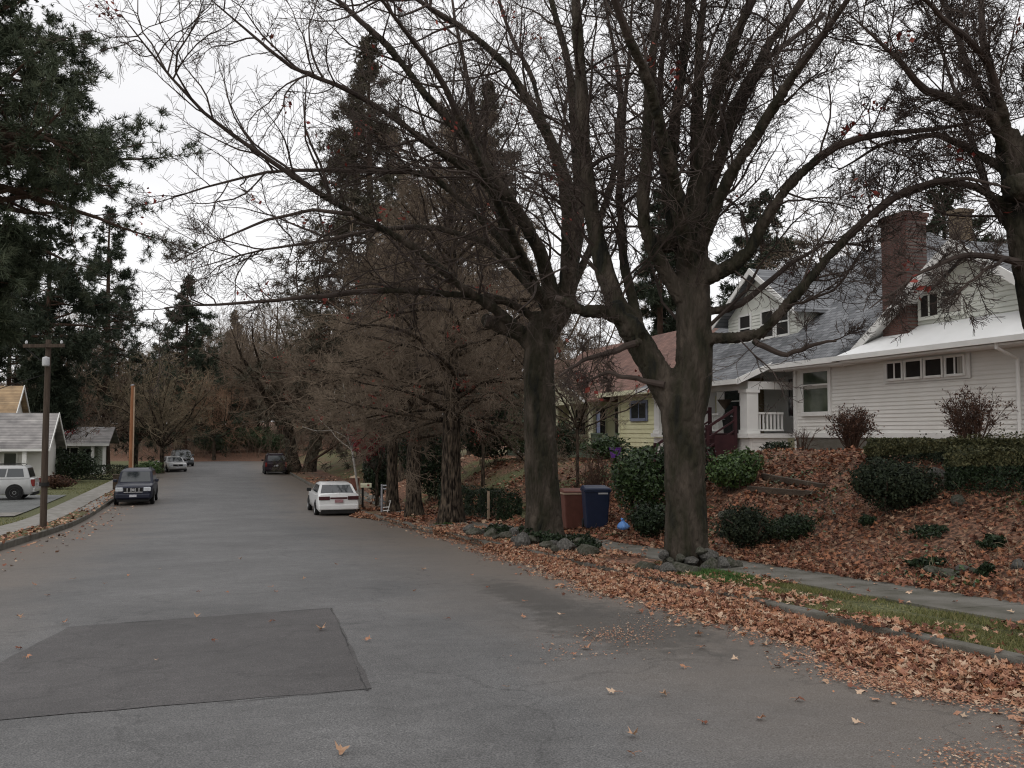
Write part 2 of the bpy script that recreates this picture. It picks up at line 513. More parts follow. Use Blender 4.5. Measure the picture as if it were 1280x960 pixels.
leafmat('litter_bank', [(.035, .016, .010), (.12, .048, .03), (.23, .1, .062), (.3, .14, .085), (.33, .14, .07), (.26, .17, .11), (.45, .3, .2)], .8, [0, .2, .4, .58, .74, .88, 1])
leafmat('grass_blade', [(.055, .06, .02), (.11, .118, .036), (.19, .18, .066), (.27, .22, .115)], .7, [0, .4, .8, 1])
leafmat('grass_green', [(.025, .06, .012), (.05, .115, .025), (.09, .16, .04)], .7)
mat('stone', [(.05, .048, .043), (.1, .095, .085), (.17, .16, .145)], 5, .9, .8, 18)
mat('stone_moss', [(.035, .042, .022), (.08, .078, .06), (.13, .12, .1)], 5, .95, .8, 18)
mat('timber', [(.04, .028, .02), (.1, .075, .055)], 6, .9, .5, 30, stretch=(1, .2, 1))
mat('pole_wood', [(.045, .032, .024), (.09, .066, .05)], 5, .9, .5, 25, stretch=(4, 4, .3))
mat('pole_orange', [(.2, .085, .04), (.32, .15, .075)], 5, .85, .3, 25, stretch=(4, 4, .3))
mat('white_siding', [(.72, .7, .655), (.8, .78, .74)], 1.2, .7)
mat('gable_siding', [(.62, .63, .57), (.75, .75, .68)], 1.5, .7)
mat('white_trim', [(.72, .71, .68), (.8, .79, .76)], 2, .6)
mat('white_roof', [(.78, .78, .77), (.84, .84, .83)], 2, .5)
mat('yellow_siding', [(.68, .65, .4), (.77, .74, .49)], 1.2, .75)
mat('cream_trim', [(.62, .6, .42), (.72, .7, .52)], 2, .7)
mat('green_paint', [(.1, .13, .09), (.15, .18, .13)], 2, .8)
mat('pale_green', [(.3, .35, .28), (.4, .44, .36)], 1, .8)
mat('maroon', [(.03, .009, .012), (.055, .017, .02)], 4, .6)
shingle('grey_shingle', (.12, .125, .135), (.235, .24, .255), (.06, .06, .065))
shingle('red_shingle', (.15, .075, .058), (.215, .115, .09), (.08, .045, .036))
shingle('tan_shingle', (.34, .23, .13), (.42, .3, .18), (.2, .14, .09))
shingle('pale_shingle', (.27, .255, .25), (.37, .35, .34), (.15, .14, .14))
shingle('brick', (.085, .034, .026), (.125, .052, .04), (.11, .09, .08), 4, .075)
shingle('brick_dark', (.1, .05, .038), (.145, .072, .054), (.13, .105, .09), 4, .075)
shingle('brick_tan', (.13, .095, .055), (.17, .125, .08), (.12, .1, .08), 4, .075)
mat('dark', [(.012, .012, .012), (.022, .021, .02)], 4, .8)
mat('dark_room', [(.016, .014, .013), (.03, .027, .024)], 3, .9)
mat('curtain', [(.3, .28, .25), (.42, .4, .36)], 7, .9, stretch=(6, 6, .2))
mat('curtain_brown', [(.16, .12, .07), (.24, .19, .11)], 7, .9, stretch=(6, 6, .2))
mat('glass', [(.02, .023, .024), (.035, .04, .042)], .7, .06, spec=.8)
mat('glass_green', [(.03, .042, .028), (.09, .105, .075)], 1.6, .12, spec=.6)
mat('car_glass', [(.02, .025, .028), (.04, .046, .05)], 1, .05, spec=.9)
mat('car_white', [(.72, .72, .71), (.78, .78, .77)], 2, .3, coat=.5, spec=.5)
mat('car_silver', [(.46, .46, .45), (.54, .54, .53)], 2, .3, metal=.3, coat=.5)
mat('car_blue', [(.006, .008, .02), (.011, .014, .033)], 2, .4, coat=.15, spec=.4)
mat('car_red', [(.014, .006, .012), (.02, .009, .016)], 2, .45, coat=.1)
mat('car_grey', [(.07, .075, .08), (.1, .105, .11)], 2, .3, coat=.5)
mat('tyre', [(.012, .012, .012), (.022, .022, .022)], 10, .85)
mat('rim', [(.3, .3, .3), (.42, .42, .42)], 4, .4, metal=.6)
mat('lamp_clear', [(.5, .52, .54), (.7, .72, .74)], 9, .15, spec=.7)
mat('lamp_red', [(.16, .012, .01), (.24, .02, .015)], 9, .25, spec=.6)
mat('lamp_smoke', [(.05, .014, .016), (.08, .022, .024)], 9, .25, spec=.6)
mat('plate', [(.5, .5, .52), (.62, .62, .66)], 30, .5)
mat('plate_red', [(.3, .16, .17), (.42, .24, .25)], 30, .5)
mat('chrome', [(.45, .45, .46), (.6, .6, .61)], 5, .25, metal=.8)
mat('bin_blue', [(.006, .013, .04), (.010, .02, .056)], 5, .5, spec=.4)
mat('bin_brown', [(.11, .042, .03), (.16, .062, .046)], 5, .6)
mat('bin_edge', [(.34, .25, .17), (.44, .33, .24)], 5, .7)
mat('bag_blue', [(.1, .25, .6), (.2, .38, .75)], 6, .4, .6, 14)
mat('grey_metal', [(.26, .26, .28), (.36, .36, .38)], 6, .5, metal=.3)
mat('pole_can', [(.4, .4, .41), (.52, .52, .53)], 4, .5)
mat('purple', [(.13, .04, .3), (.2, .07, .4)], 4, .6)
mat('orange', [(.5, .2, .04), (.6, .27, .06)], 4, .6)
mat('blue_grey', [(.16, .18, .26), (.24, .26, .36)], 4, .6)
mat('red_cloth', [(.25, .03, .025), (.34, .05, .04)], 4, .8)

# ------------------------------------------------------------------ the setting
def grid(ss, tt, zf, flip=False):
    S_, T_ = np.meshgrid(ss, tt, indexing='ij')
    v = np.stack([T_, S_, zf(S_, T_)], -1).reshape(-1, 3)
    n, m = len(ss), len(tt)
    i = (np.arange(n - 1)[:, None] * m + np.arange(m - 1)[None]).ravel()
    return v, np.stack([i, i + 1, i + m + 1, i + m], -1)

def street(name, mb, m, kind='structure', bevel=0):      # mesh written in (t, s, z)
    o = put(name, mb, m, bevel=bevel)
    o.rotation_euler = (0, 0, PHI)
    o['kind'] = kind
    return o

ss = np.concatenate([np.arange(-40, 0, 2), np.arange(0, 46, .4), np.arange(46, 132, 1.5), np.arange(132, 200, 8), np.arange(200, 700, 40)])
tt = np.concatenate([-np.arange(60, 420, 30)[::-1], np.arange(-56, -14, 3), np.arange(-14, -5.4, .5), [-5.2, -2, 2, 5, 6.15], np.arange(6.4, 20, .3), np.arange(20, 50, 2), np.arange(60, 420, 30)])
def terr(s, t):
    inroad = (t > -5.3) & (t < 6.3) & (s < 123)
    return np.where(inroad, zr(s) - .08, gz(s, t) - .012)
gv, gf = grid(ss, tt, terr)
g = MB().add(gv, gf)
go = street('ground', g, 'ground')
gt, gs = gv[:, 0], gv[:, 1]
lit = np.where(gt > 8.3, .95, .5)
lit = np.where((gt > 6) & (gt < 7.6), .12 + .5 * (gs > 14) , lit)
lit = np.where((gt > 9) & (gs > 27) & (gs < 50), .52 + .2 * np.sin(gs * .8), lit)
lit = np.where((gt > 9) & (gs > 60), .45, lit)
lit = np.where(gt < -5.3, .15 + .25 * ((gt > -6.4)), lit)
gra = np.where(gt < -5.3, .95, .35)
gra = np.where((gt > 6) & (gt < 7.6), 1.0, gra)
gra = np.where((gt > 9) & (gs > 27), .9, gra)
lit = np.where(gs > 122, .75, lit)
for nm, val in (('litter', lit), ('grass', gra)):
    a_ = go.data.attributes.new(nm, 'FLOAT', 'POINT')
    a_.data.foreach_set('value', val.astype(np.float32))
go.data.polygons.foreach_set('use_smooth', np.ones(len(go.data.polygons), bool))

rs = np.concatenate([np.arange(-12, 60, 1.0), np.arange(60, 124, 3)])
rt = np.array([-5.22, -4, -2, .4, 2.5, 4.5, 6.2])
def crown(s, t): return zr(s) + .05 * (1 - ((t - .5) / 5.7) ** 2) - .05
rv, rf = grid(rs, rt, crown)
ro = street('road', MB().add(rv, rf), 'asphalt')
ro.data.polygons.foreach_set('use_smooth', np.ones(len(rf), bool))

def ground_st(px, py, lift=0.0):              # where a pixel's ray meets the road
    lo, hi = 1.0, 200.0
    for _ in range(50):
        mid = (lo + hi) / 2
        p = at(px, py, mid); s, t = ST(p[0], p[1])
        if p[2] > crown(s, t): lo = mid
        else: hi = mid
    return ST(p[0], p[1])

def sheet(name, st, m, lift, zf=crown, sub=14):      # a four cornered sheet laid on the road
    a, b, c, d = [np.array(x) for x in st]
    u = np.linspace(0, 1, sub)
    U, V = np.meshgrid(u, u, indexing='ij')
    P = a * ((1 - U) * (1 - V))[..., None] + b * (U * (1 - V))[..., None] + c * (U * V)[..., None] + d * ((1 - U) * V)[..., None]
    # edges a little uneven
    P = P + .012 * np.stack([np.sin(P[..., 1] * 9 + P[..., 0] * 4), np.sin(P[..., 0] * 11)], -1)
    v = np.stack([P[..., 1], P[..., 0], zf(P[..., 0], P[..., 1]) + lift], -1).reshape(-1, 3)
    i = (np.arange(sub - 1)[:, None] * sub + np.arange(sub - 1)[None]).ravel()
    return street(name, MB().add(v, np.stack([i, i + 1, i + sub + 1, i + sub], -1)), m)
pa, pb, pc, pd = ground_st(86, 784), ground_st(415, 760), ground_st(466, 861), ground_st(-170, 915)
sheet('road_patch', [pa, pb, pc, pd], 'asphalt_patch', .003)
def seam(pts, w_, name):
    mb = MB()
    pts = [np.array(p) for p in pts]
    Q = []
    for a, b in zip(pts[:-1], pts[1:]):
        n_ = max(2, int(np.linalg.norm(b - a) / .08))
        for k in range(n_): Q.append(a + (b - a) * k / n_)
    Q.append(pts[-1]); Q = np.array(Q)
    Q = Q + np.cumsum(rng.normal(0, .006, Q.shape), 0) * .6 + rng.normal(0, .004, Q.shape)
    T = np.gradient(Q, axis=0); T /= np.linalg.norm(T, axis=1, keepdims=True)
    N = np.stack([-T[:, 1], T[:, 0]], -1) * (w_ * np.clip(.35 + .5 * np.sin(np.arange(len(Q)) * .21) + rng.normal(0, .25, len(Q)), .05, 1.2))[:, None]
    A, B = Q + N, Q - N
    v = np.vstack([np.stack([X[:, 1], X[:, 0], crown(X[:, 0], X[:, 1]) + .006], -1) for X in (A, B)])
    k = np.arange(len(Q) - 1)
    mb.add(v, np.stack([k, k + 1, k + 1 + len(Q), k + len(Q)], -1))
    street(name, mb, 'tar')
seam([pa, pb, pc], .010, 'road_seam')
seam([pc, ground_st(250, 882)], .007, 'road_seam')


def kerb(t0, t1, s0, s1):
    mb = MB(); st = 2.4
    s = s0
    while s < s1:
        e = min(s + st - .012, s1)
        z0, z1 = float(zr(s)), float(zr(e))
        v = [(t0, s, z0 - .2), (t1, s, z0 - .2), (t1, e, z1 - .2), (t0, e, z1 - .2), (t0, s, z0 + .13), (t1, s, z0 + .13), (t1, e, z1 + .13), (t0, e, z1 + .13)]
        mb.hexa(v); s += st
    return street('kerb', mb, 'concrete_old', bevel=.02)
kerb(6.2, 6.36, -10, 124)
kerb(-5.38, -5.22, -10, 124)

def walk(name, t0, t1, s0, s1, step, m, zf):
    mb = MB()
    s = s0
    while s < s1:
        e = s + step - .015
        q = []
        for (t, y) in ((t0, s), (t1, s), (t1, e), (t0, e)):
            q.append((t, y, float(zf(y, t))))
        lo = [(a, b, c - .1) for a, b, c in q]
        mb.hexa(lo + q); s += step
    return street(name, mb, m)
walk('sidewalk', 7.35, 8.42, -10, 60, 1.5, 'concrete_old', lambda s, t: zr(s) + .185)
walk('sidewalk', -7.3, -6.05, -10, 122, 1.5, 'concrete', lambda s, t: zr(s) + .15)
walk('path', 6.38, 7.32, 25.6, 28.8, 1.6, 'concrete_old', lambda s, t: zr(s) + .165)
walk('driveway_apron', -6.0, -5.4, 46, 56, 2.5, 'concrete', lambda s, t: zr(s) + .14)
dv, df = grid(np.arange(45.5, 58.1, 1.0), np.arange(-34, -7.3, 1.0), lambda s, t: gz(s, t) + .03)
street('driveway', MB().add(dv, df), 'asphalt_drive')
dv, df = grid(np.array([43.2, 44, 45.4]), np.arange(-34, -7.3, 1.0), lambda s, t: gz(s, t) + .04)
street('driveway', MB().add(dv, df), 'concrete')
# ------------------------------------------------------------------ plants
def unit(v):
    return v / (np.linalg.norm(v, axis=-1, keepdims=True) + 1e-9)

def grow(rg, p0, d0, Ln, r0, r1, K, wig=.25, up=0.0):
    n = len(p0)
    P = np.zeros((n, K, 3)); P[:, 0] = p0
    d = unit(d0)
    for k in range(1, K):
        d = unit(d + rg.normal(0, wig, (n, 3)) + np.array([0, 0, up]) / K)
        P[:, k] = P[:, k - 1] + d * (Ln / (K - 1))[:, None]
    u = np.linspace(0, 1, K)
    return P, r0[:, None] * (1 - u) + r1[:, None] * u

def sprout(rg, P, Rr, cnt, u0, ang, lr, K, wig, up, rk=.011, rmin=.004, lmin=.12, flat=0.0, Lmax=9):
    """children along parent lines; cnt is a number per parent or an array"""
    n, Kp, _ = P.shape
    seg = np.linalg.norm(np.diff(P, axis=1), axis=2)
    Lp = seg.sum(1)
    cnt = np.full(n, cnt) if np.isscalar(cnt) else cnt
    idx = np.repeat(np.arange(n), cnt)
    m = len(idx)
    u = u0 + (1 - u0) * rg.random(m) ** .9
    x = u * (Kp - 1); i = np.minimum(x.astype(int), Kp - 2); f = x - i
    pos = P[idx, i] * (1 - f)[:, None] + P[idx, i + 1] * f[:, None]
    T = unit(P[idx, i + 1] - P[idx, i])
    rr = Rr[idx, i] * (1 - f) + Rr[idx, i + 1] * f
    q = rg.normal(0, 1, (m, 3)); q[:, 2] *= (1 - flat)
    q = unit(q - (q * T).sum(1, keepdims=True) * T)
    a = np.radians(rg.uniform(ang[0], ang[1], m))[:, None]
    d = np.cos(a) * T + np.sin(a) * q
    Ln = np.clip(Lp[idx] * rg.uniform(lr[0], lr[1], m) * (1.05 - .5 * u), lmin, Lmax)
    r0 = np.minimum(np.maximum(Ln * rk, rmin), rr * .75 + .001)
    return grow(rg, pos, d, Ln, r0, np.full(m, rmin * .6), K, wig, up)

def leaf_quads(rg, pts, size, aspect=.6, nrm=None, tilt=1.0):
    n = len(pts)
    if nrm is None: nrm = unit(rg.normal(0, 1, (n, 3)))
    else: nrm = unit(nrm + rg.normal(0, tilt, (n, 3)))
    a = unit(np.cross(nrm, rg.normal(0, 1, (n, 3))))
    b = np.cross(nrm, a)
    s = (size * rg.uniform(.6, 1.3, n))[:, None]
    bend = nrm * s * .18
    v = np.stack([pts - a * s, pts - b * s * aspect + bend, pts + a * s, pts + b * s * aspect + bend], 1).reshape(-1, 3)
    f = np.arange(n * 4).reshape(-1, 4)
    return v, f, np.repeat(rg.random(n), 4)

def resample(pts, K):
    pts = np.asarray(pts, float)
    d = np.concatenate([[0], np.cumsum(np.linalg.norm(np.diff(pts[:, :3], axis=0), axis=1))])
    # smooth interpolation
    x = np.linspace(0, d[-1], K * 4)
    q = np.stack([np.interp(x, d, pts[:, i]) for i in range(4)], -1)
    for _ in range(3):
        q[1:-1] = (q[:-2] + 2 * q[1:-1] + q[2:]) / 4
    k = np.round(np.linspace(0, len(x) - 1, K)).astype(int)
    return q[k]

def hand_tree(name, label, seed, Y, trunk, limbs, group=None, burls=(), slim=.8, dens=2.3, leaves=30, bark='bark', lim='bark_moss', sub=(7, 5), twig='twig'):
    """trunk / limbs: (px, py, radius) at the tree's depth Y, limbs lean towards or away by dY"""
    rg = np.random.default_rng(seed)
    tp = np.array([[*at(x, y, Y), r] for x, y, r in trunk])
    base = tuple(tp[0, :3])
    th = Thing(name, label, 'tree', base, group, street=False)
    q = resample(tp, 14)
    mb = MB(); mb.smooth = True
    a = 18
    v, f = tubes(q[None, :, :3], q[None, :, 3], a)
    # root flare and bark ridges
    ph = np.arctan2(v[:, 1] - base[1], v[:, 0] - base[0])
    h = np.clip((v[:, 2] - base[2]) / .9, 0, 1)
    k = 1 + .16 * np.sin(ph * 5 + seed) * (1 - h) ** 2 + .03 * np.sin(ph * 7 + v[:, 2] * 2.2)
    c = np.repeat(q[:, :3], a, 0)
    v = c + (v - c) * k[:, None]
    mb.add(v, f)
    for e_ in (0, 13):                       # close both ends so the wood can be fused into one skin
        ring = v[e_ * a:(e_ + 1) * a]
        i_ = np.arange(a)
        mb.add(np.vstack([ring, [ring.mean(0)]]), np.stack([i_, (i_ + 1) % a, np.full(a, a), np.full(a, a)], -1)[:, [1, 0, 2, 3]] if e_ == 0 else np.stack([i_, (i_ + 1) % a, np.full(a, a), np.full(a, a)], -1))
    for bx_, by_, br_ in burls:
        c_ = at(bx_, by_, Y + rg.normal(0, .1))
        sp = MB().lathe([(br_ * math.sin(x) + .001, br_ * -math.cos(x)) for x in np.linspace(0.02, math.pi - .02, 8)], 12, c_)
        vv = sp.v[0]; mb.add(c_ + (vv - c_) * (1 + .18 * np.sin(vv[:, :1] * 17) * np.sin(vv[:, 2:] * 13)), sp.f[0])
    Ps, Rs = [], []
    ml = []
    lens = []
    for pts, dY in limbs:
        n = len(pts)
        P = np.array([[*at(x, y, Y + dY[0] + (dY[1] - dY[0]) * (i / (n - 1)) ** 1.0), r * (slim + (1 - slim) * min(1, max(0, (r - .17) / .1)))] for i, (x, y, r) in enumerate(pts)])
        K = 16
        q = resample(P, K)
        w_ = np.cumsum(rg.normal(0, .012, (K, 3)), 0); w_ -= np.linspace(0, 1, K)[:, None] * w_[-1] * .5
        q[:, :3] += w_
        thick = max(2, int((q[:, 3] > .055).sum()))
        mb.tube(q[:thick, :3], q[:thick, 3], 12)
        ml.append((q[max(0, thick - 2):, :3], np.maximum(q[max(0, thick - 2):, 3], .008)))
        Ps.append(q[:, :3]); Rs.append(q[:, 3])
        lens.append(np.linalg.norm(np.diff(q[:, :3], axis=0), axis=1).sum())
    trunk_o = th.part('trunk', mb, lim)
    rm = trunk_o.modifiers.new('fuse', 'REMESH'); rm.mode = 'VOXEL'; rm.voxel_size = .024; rm.use_smooth_shade = True
    sm = trunk_o.modifiers.new('smooth', 'SMOOTH'); sm.factor = .5; sm.iterations = 8
    bpy.context.view_layer.update()
    me2 = bpy.data.meshes.new_from_object(trunk_o.evaluated_get(bpy.context.evaluated_depsgraph_get()))
    trunk_o.modifiers.clear(); trunk_o.data = me2
    nv = len(me2.vertices)
    co = np.empty(nv * 3, np.float32); me2.vertices.foreach_get('co', co); co = co.reshape(-1, 3)
    no = np.empty(nv * 3, np.float32); me2.vertices.foreach_get('normal', no); no = no.reshape(-1, 3)
    dz = np.array([min(abs(mnoise.noise((x * 17, y * 17, z * 4.2))) * 3.0, 1) * .024 + mnoise.noise((x * 3.1, y * 3.1, z * 1.4)) * .022 for x, y, z in co.tolist()], np.float32) - .016
    me2.vertices.foreach_set('co', (co + no * dz[:, None]).ravel())
    me2.polygons.foreach_set('use_smooth', np.ones(len(me2.polygons), bool)); me2.update()
    Ps, Rs = np.array(Ps), np.array(Rs)
    cr = MB()
    for q_, r_ in ml: cr.tube(q_, r_, 8)
    cnt = np.maximum(3, (np.array(lens) * dens).astype(int))
    P2, R2 = sprout(rg, Ps, Rs, cnt, .12, (25, 75), (.16, .46), 9, .19, .3, rk=.011, rmin=.0075, lmin=.5, Lmax=3.2)
    cr.add(*tubes(P2, R2, 4))
    P3, R3 = sprout(rg, P2, R2, sub[0], .15, (25, 65), (.25, .6), 6, .2, .1, rk=.010, rmin=.006, lmin=.2, Lmax=1.5)
    cr.add(*tubes(P3, R3, 3))
    P4, R4 = sprout(rg, P3, R3, sub[1], .15, (25, 65), (.3, .7), 4, .22, .0, rk=.009, rmin=.005, lmin=.12, Lmax=.7)
    cr.add(*tubes(P4, R4, 3))
    th.part('branches', cr, twig)
    if leaves:
        k = rg.choice(len(P4), leaves)
        pts = P4[k, -1]
        pts = np.repeat(pts, 8, 0) + rg.normal(0, .11, (len(pts) * 8, 3))
        lm = MB().add(*leaf_quads(rg, pts, np.full(len(pts), .055)))
        th.part('leaves', lm, 'red_leaf')
    return th

def bare_tree(name, label, seed, base, H, r, fork, nl, spread=1.0, group=None, levels=(10, 7, 5), twig='twig', bark='bark', leaves=0, leafm='red_leaf', rmin=.006, rise=.6, two=False, lean=(0, 0), bias=None):
    rg = np.random.default_rng(seed)
    base = np.asarray(base, float)
    th = Thing(name, label, 'tree', tuple(base), group, street=False)
    K = 8
    mb = MB(); mb.smooth = True
    fp = []
    for j in range(2 if two else 1):
        dx = (j - .5) * r * 2.2 if two else 0
        top = base + [lean[0] + dx * 2.5, lean[1], fork]
        u = np.linspace(0, 1, K)[:, None]
        P = base + np.array([dx, 0, 0]) * (1 - u) - np.array([0, 0, .15]) * (1 - u) + (top - base) * u + np.cumsum(rg.normal(0, r * .08, (K, 3)), 0) * u
        rad = r * (1 + .45 * (1 - u[:, 0]) ** 6 - .12 * u[:, 0])
        v, f = tubes(P[None], rad[None], 12)
        ph = np.arctan2(v[:, 1] - base[1], v[:, 0] - base[0])
        c = np.repeat(P, 12, 0)
        mb.add(c + (v - c) * (1 + .07 * np.sin(ph * 5 + seed + v[:, 2]))[:, None], f)
        fp.append(P[-1])
    th.part('trunk', mb, bark)
    fp = np.array(fp)
    az = rg.uniform(0, 6.28) + np.arange(nl) * 2.4
    el = np.radians(rg.uniform(28, 82, nl))
    d = np.stack([np.cos(az) * np.cos(el) * spread, np.sin(az) * np.cos(el) * spread, np.sin(el)], -1)
    if bias is not None: d[:, :2] += np.array(bias)
    Ln = (H - fork) * rg.uniform(.75, 1.05, nl) * (.75 + .3 * np.sin(el))
    p0 = fp[np.arange(nl) % len(fp)] - np.array([0, 0, 1]) * rg.uniform(0, fork * .12, nl)[:, None]
    P1, R1 = grow(rg, p0, d, Ln, r * rg.uniform(.3, .6, nl), np.full(nl, rmin * 2), 12, .15, rise)
    ml = MB(); ml.smooth = True
    ml.add(*tubes(P1, R1, 7))
    th.part('limbs', ml, bark)
    cr = MB()
    P2, R2 = sprout(rg, P1, R1, levels[0], .12, (25, 75), (.2, .55), 8, .17, .2, rk=.012, rmin=rmin * 1.5, lmin=.5, Lmax=4)
    cr.add(*tubes(P2, R2, 4))
    P3, R3 = sprout(rg, P2, R2, levels[1], .12, (25, 65), (.3, .6), 5, .2, .1, rk=.010, rmin=rmin, lmin=.25, Lmax=1.8)
    cr.add(*tubes(P3, R3, 3))
    if levels[2]:
        P4, R4 = sprout(rg, P3, R3, levels[2], .12, (25, 65), (.35, .75), 3, .2, 0, rk=.009, rmin=rmin * .8, lmin=.15, Lmax=.9)
        cr.add(*tubes(P4, R4, 3))
    else: P4 = P3
    th.part('branches', cr, twig)
    if leaves:
        k = rg.choice(len(P4), leaves // 12)
        pts = np.repeat(P4[k, -1], 12, 0) + rg.normal(0, .18, ((leaves // 12) * 12, 3))
        th.part('leaves', MB().add(*leaf_quads(rg, pts, np.full(len(pts), .07))), leafm)
    return th

def needle_tufts(rg, C, D, ln, n, wd, sc=None):
    """bursts of needles: centres C, branch directions D"""
    m = len(C)
    d = unit(rg.normal(0, 1, (m, n, 3)) + D[:, None, :] * .9)
    l_ = ln * rg.uniform(.6, 1.15, (m, n, 1)) * (1 if sc is None else sc[:, None, None])
    side = unit(np.cross(d, rg.normal(0, 1, (m, n, 3)))) * wd
    c = C[:, None, :] + d * l_ * .08
    tip = C[:, None, :] + d * l_
    v = np.stack([c - side, c + side, tip + side * .5, tip - side * .5], 2).reshape(-1, 3)
    f = np.arange(m * n * 4).reshape(-1, 4)
    return v, f, np.repeat(np.clip(rg.normal(.5, .25, m), 0, 1), n * 4)

def pine(name, label, seed, base, H, r, clear, wide, nb, nsub, tl, tn, tw, shape='pine', group=None, needles='needles', droop=-.15, tufts=7):
    rg = np.random.default_rng(seed)
    base = np.asarray(base, float)
    th = Thing(name, label, 'tree', tuple(base), group, street=False)
    u = np.linspace(0, 1, 12)
    P = base + np.stack([np.cumsum(rg.normal(0, r * .12, 12)) * u, np.cumsum(rg.normal(0, r * .12, 12)) * u, H * u], -1)
    rad = r * (1 - u) ** .8 + .015
    rad[0] *= 1.25
    mb = MB(); mb.smooth = True
    mb.add(*tubes(P[None], rad[None], 12))
    th.part('trunk', mb, 'pine_bark')
    ub = clear + (1 - clear) * (np.arange(nb) + rg.random(nb)) / nb * .98
    az = rg.uniform(0, 6.28, nb)
    if shape == 'pine':
        q = (ub - clear) / (1 - clear)
        ln = wide * np.minimum(1, (1.04 - q) * 1.7) ** .8 * (.62 + .38 * np.minimum(1, q * 5)) * rg.uniform(.55, 1.1, nb) * (.3 + .7 * smooth((ub - .45) / .1))
    else:
        q = (ub - clear) / (1 - clear)
        ln = wide * (1.0 - q + .03) ** 1.0 * rg.uniform(.55, 1.15, nb)
    el = np.radians(rg.uniform(-20, 22, nb) + 35 * (ub > .85))
    d = np.stack([np.cos(az) * np.cos(el), np.sin(az) * np.cos(el), np.sin(el)], -1)
    x = ub * 11; i = np.minimum(x.astype(int), 10); f = (x - i)[:, None]
    p0 = P[i] * (1 - f) + P[i + 1] * f
    P1, R1 = grow(rg, p0, d, ln, np.maximum(.02, ln * .022), np.full(nb, .01), 8, .10, droop)
    cr = MB()
    cr.add(*tubes(P1, R1, 5))
    P2, R2 = sprout(rg, P1, R1, nsub, .25, (25, 70), (.22, .5), 5, .2, .25, rk=.012, rmin=.007, lmin=.2, flat=.45)
    cr.add(*tubes(P2, R2, 3))
    th.part('branches', cr, 'pine_bark')
    C, D = [], []
    for PP, nt_ in ((P2, tufts), (P1, tufts)):
        n, K, _ = PP.shape
        uu = np.concatenate([rg.uniform(.5 if PP is P2 else .72, 1, (n, nt_ - 1)), np.ones((n, 1))], 1)
        x = uu * (K - 1); i = np.minimum(x.astype(int), K - 2); f = (x - i)[..., None]
        a = PP[np.arange(n)[:, None], i]; b = PP[np.arange(n)[:, None], i + 1]
        C.append((a * (1 - f) + b * f).reshape(-1, 3)); D.append(unit(b - a).reshape(-1, 3))
    C = np.vstack(C); D = np.vstack(D)
    C = C + rg.normal(0, tl * .35, C.shape)
    th.part('crown', MB().add(*needle_tufts(rg, C, D, tl, tn, tw, np.clip((base[2] + H - C[:, 2]) / H * 5, .35, 1))), needles)
    return th

def shrub(name, label, seed, base, rad, n, size, m, cat='shrub', group=None, lumps=5, box=False, stems=True, aspect=.55, spiky=0.0, stem_m='timber'):
    """base: world point under its middle; rad: half sizes (x, y, z)"""
    rg = np.random.default_rng(seed)
    base = np.asarray(base, float)
    rad = np.asarray(rad, float)
    th = Thing(name, label, cat, tuple(base), group, street=False)
    c = base + [0, 0, rad[2]]
    if box:
        pts = rg.uniform(-1, 1, (n, 3))
        face = rg.integers(0, 3, n); sg = np.where(rg.random(n) < .5, -1, 1)
        pts[np.arange(n), face] = sg * rg.uniform(.82, 1.0, n)
        pts = pts * (1 + .05 * np.sin(pts[:, [1, 2, 0]] * 9 + seed))
        nrm = np.zeros((n, 3)); nrm[np.arange(n), face] = sg
        P = c + pts * rad
    else:
        lc = unit(rg.normal(0, 1, (lumps, 3))) * rg.uniform(.35, .62, (lumps, 1))
        lc[:, 2] = lc[:, 2] * .8 + .05
        lr = rg.uniform(.42, .62, lumps)
        lc = np.vstack([lc, [[0, 0, -.1]]]); lr = np.append(lr, .72)
        k = rg.choice(lumps + 1, n, p=(lr ** 2) / (lr ** 2).sum())
        d = unit(rg.normal(0, 1, (n, 3)))
        rr = lr[k] * (1 - .45 * rg.random(n) ** 2.2) * (1 + spiky * np.maximum(0, rg.normal(0, 1, n)))
        pts = lc[k] + d * rr[:, None]
        pts[:, 2] = np.maximum(pts[:, 2], -1 + .06 * rg.random(n))
        nrm = d
        nr_ = 34                              # stray shoots that break the outline
        dd = unit(rg.normal(0, 1, (nr_, 3)) + [0, 0, .45]); dd[:, 2] = np.abs(dd[:, 2])
        kk = rg.integers(0, lumps + 1, nr_)
        st0 = lc[kk] + dd * lr[kk][:, None] * .8
        uu = rg.random((nr_, 12, 1)) * rg.uniform(.2, .5, (nr_, 1, 1))
        ex = (st0[:, None] + dd[:, None] * uu + rg.normal(0, .035, (nr_, 12, 3))).reshape(-1, 3)
        pts = np.vstack([pts, ex]); nrm = np.vstack([nrm, unit(rg.normal(0, 1, ex.shape))]); n = len(pts)
        P = c + pts * rad
    th.part('foliage', MB().add(*leaf_quads(rg, P, np.full(n, size), aspect, nrm, .7)), m)
    if stems:
        ns = 14
        e = rg.uniform(-1, 1, (ns, 3)) * rad * [.75, .75, .3] + c + [0, 0, rad[2] * .3]
        b0 = base + rg.uniform(-.25, .25, (ns, 3)) * rad * [1, 1, 0]
        u = np.linspace(0, 1, 5)[None, :, None]
        Pp = b0[:, None] * (1 - u) + e[:, None] * u + rg.normal(0, .03, (ns, 5, 3)) * np.array([1, 1, 1])
        th.part('stem', MB().add(*tubes(Pp, np.full((ns, 5), .014), 5)), stem_m)
    return th

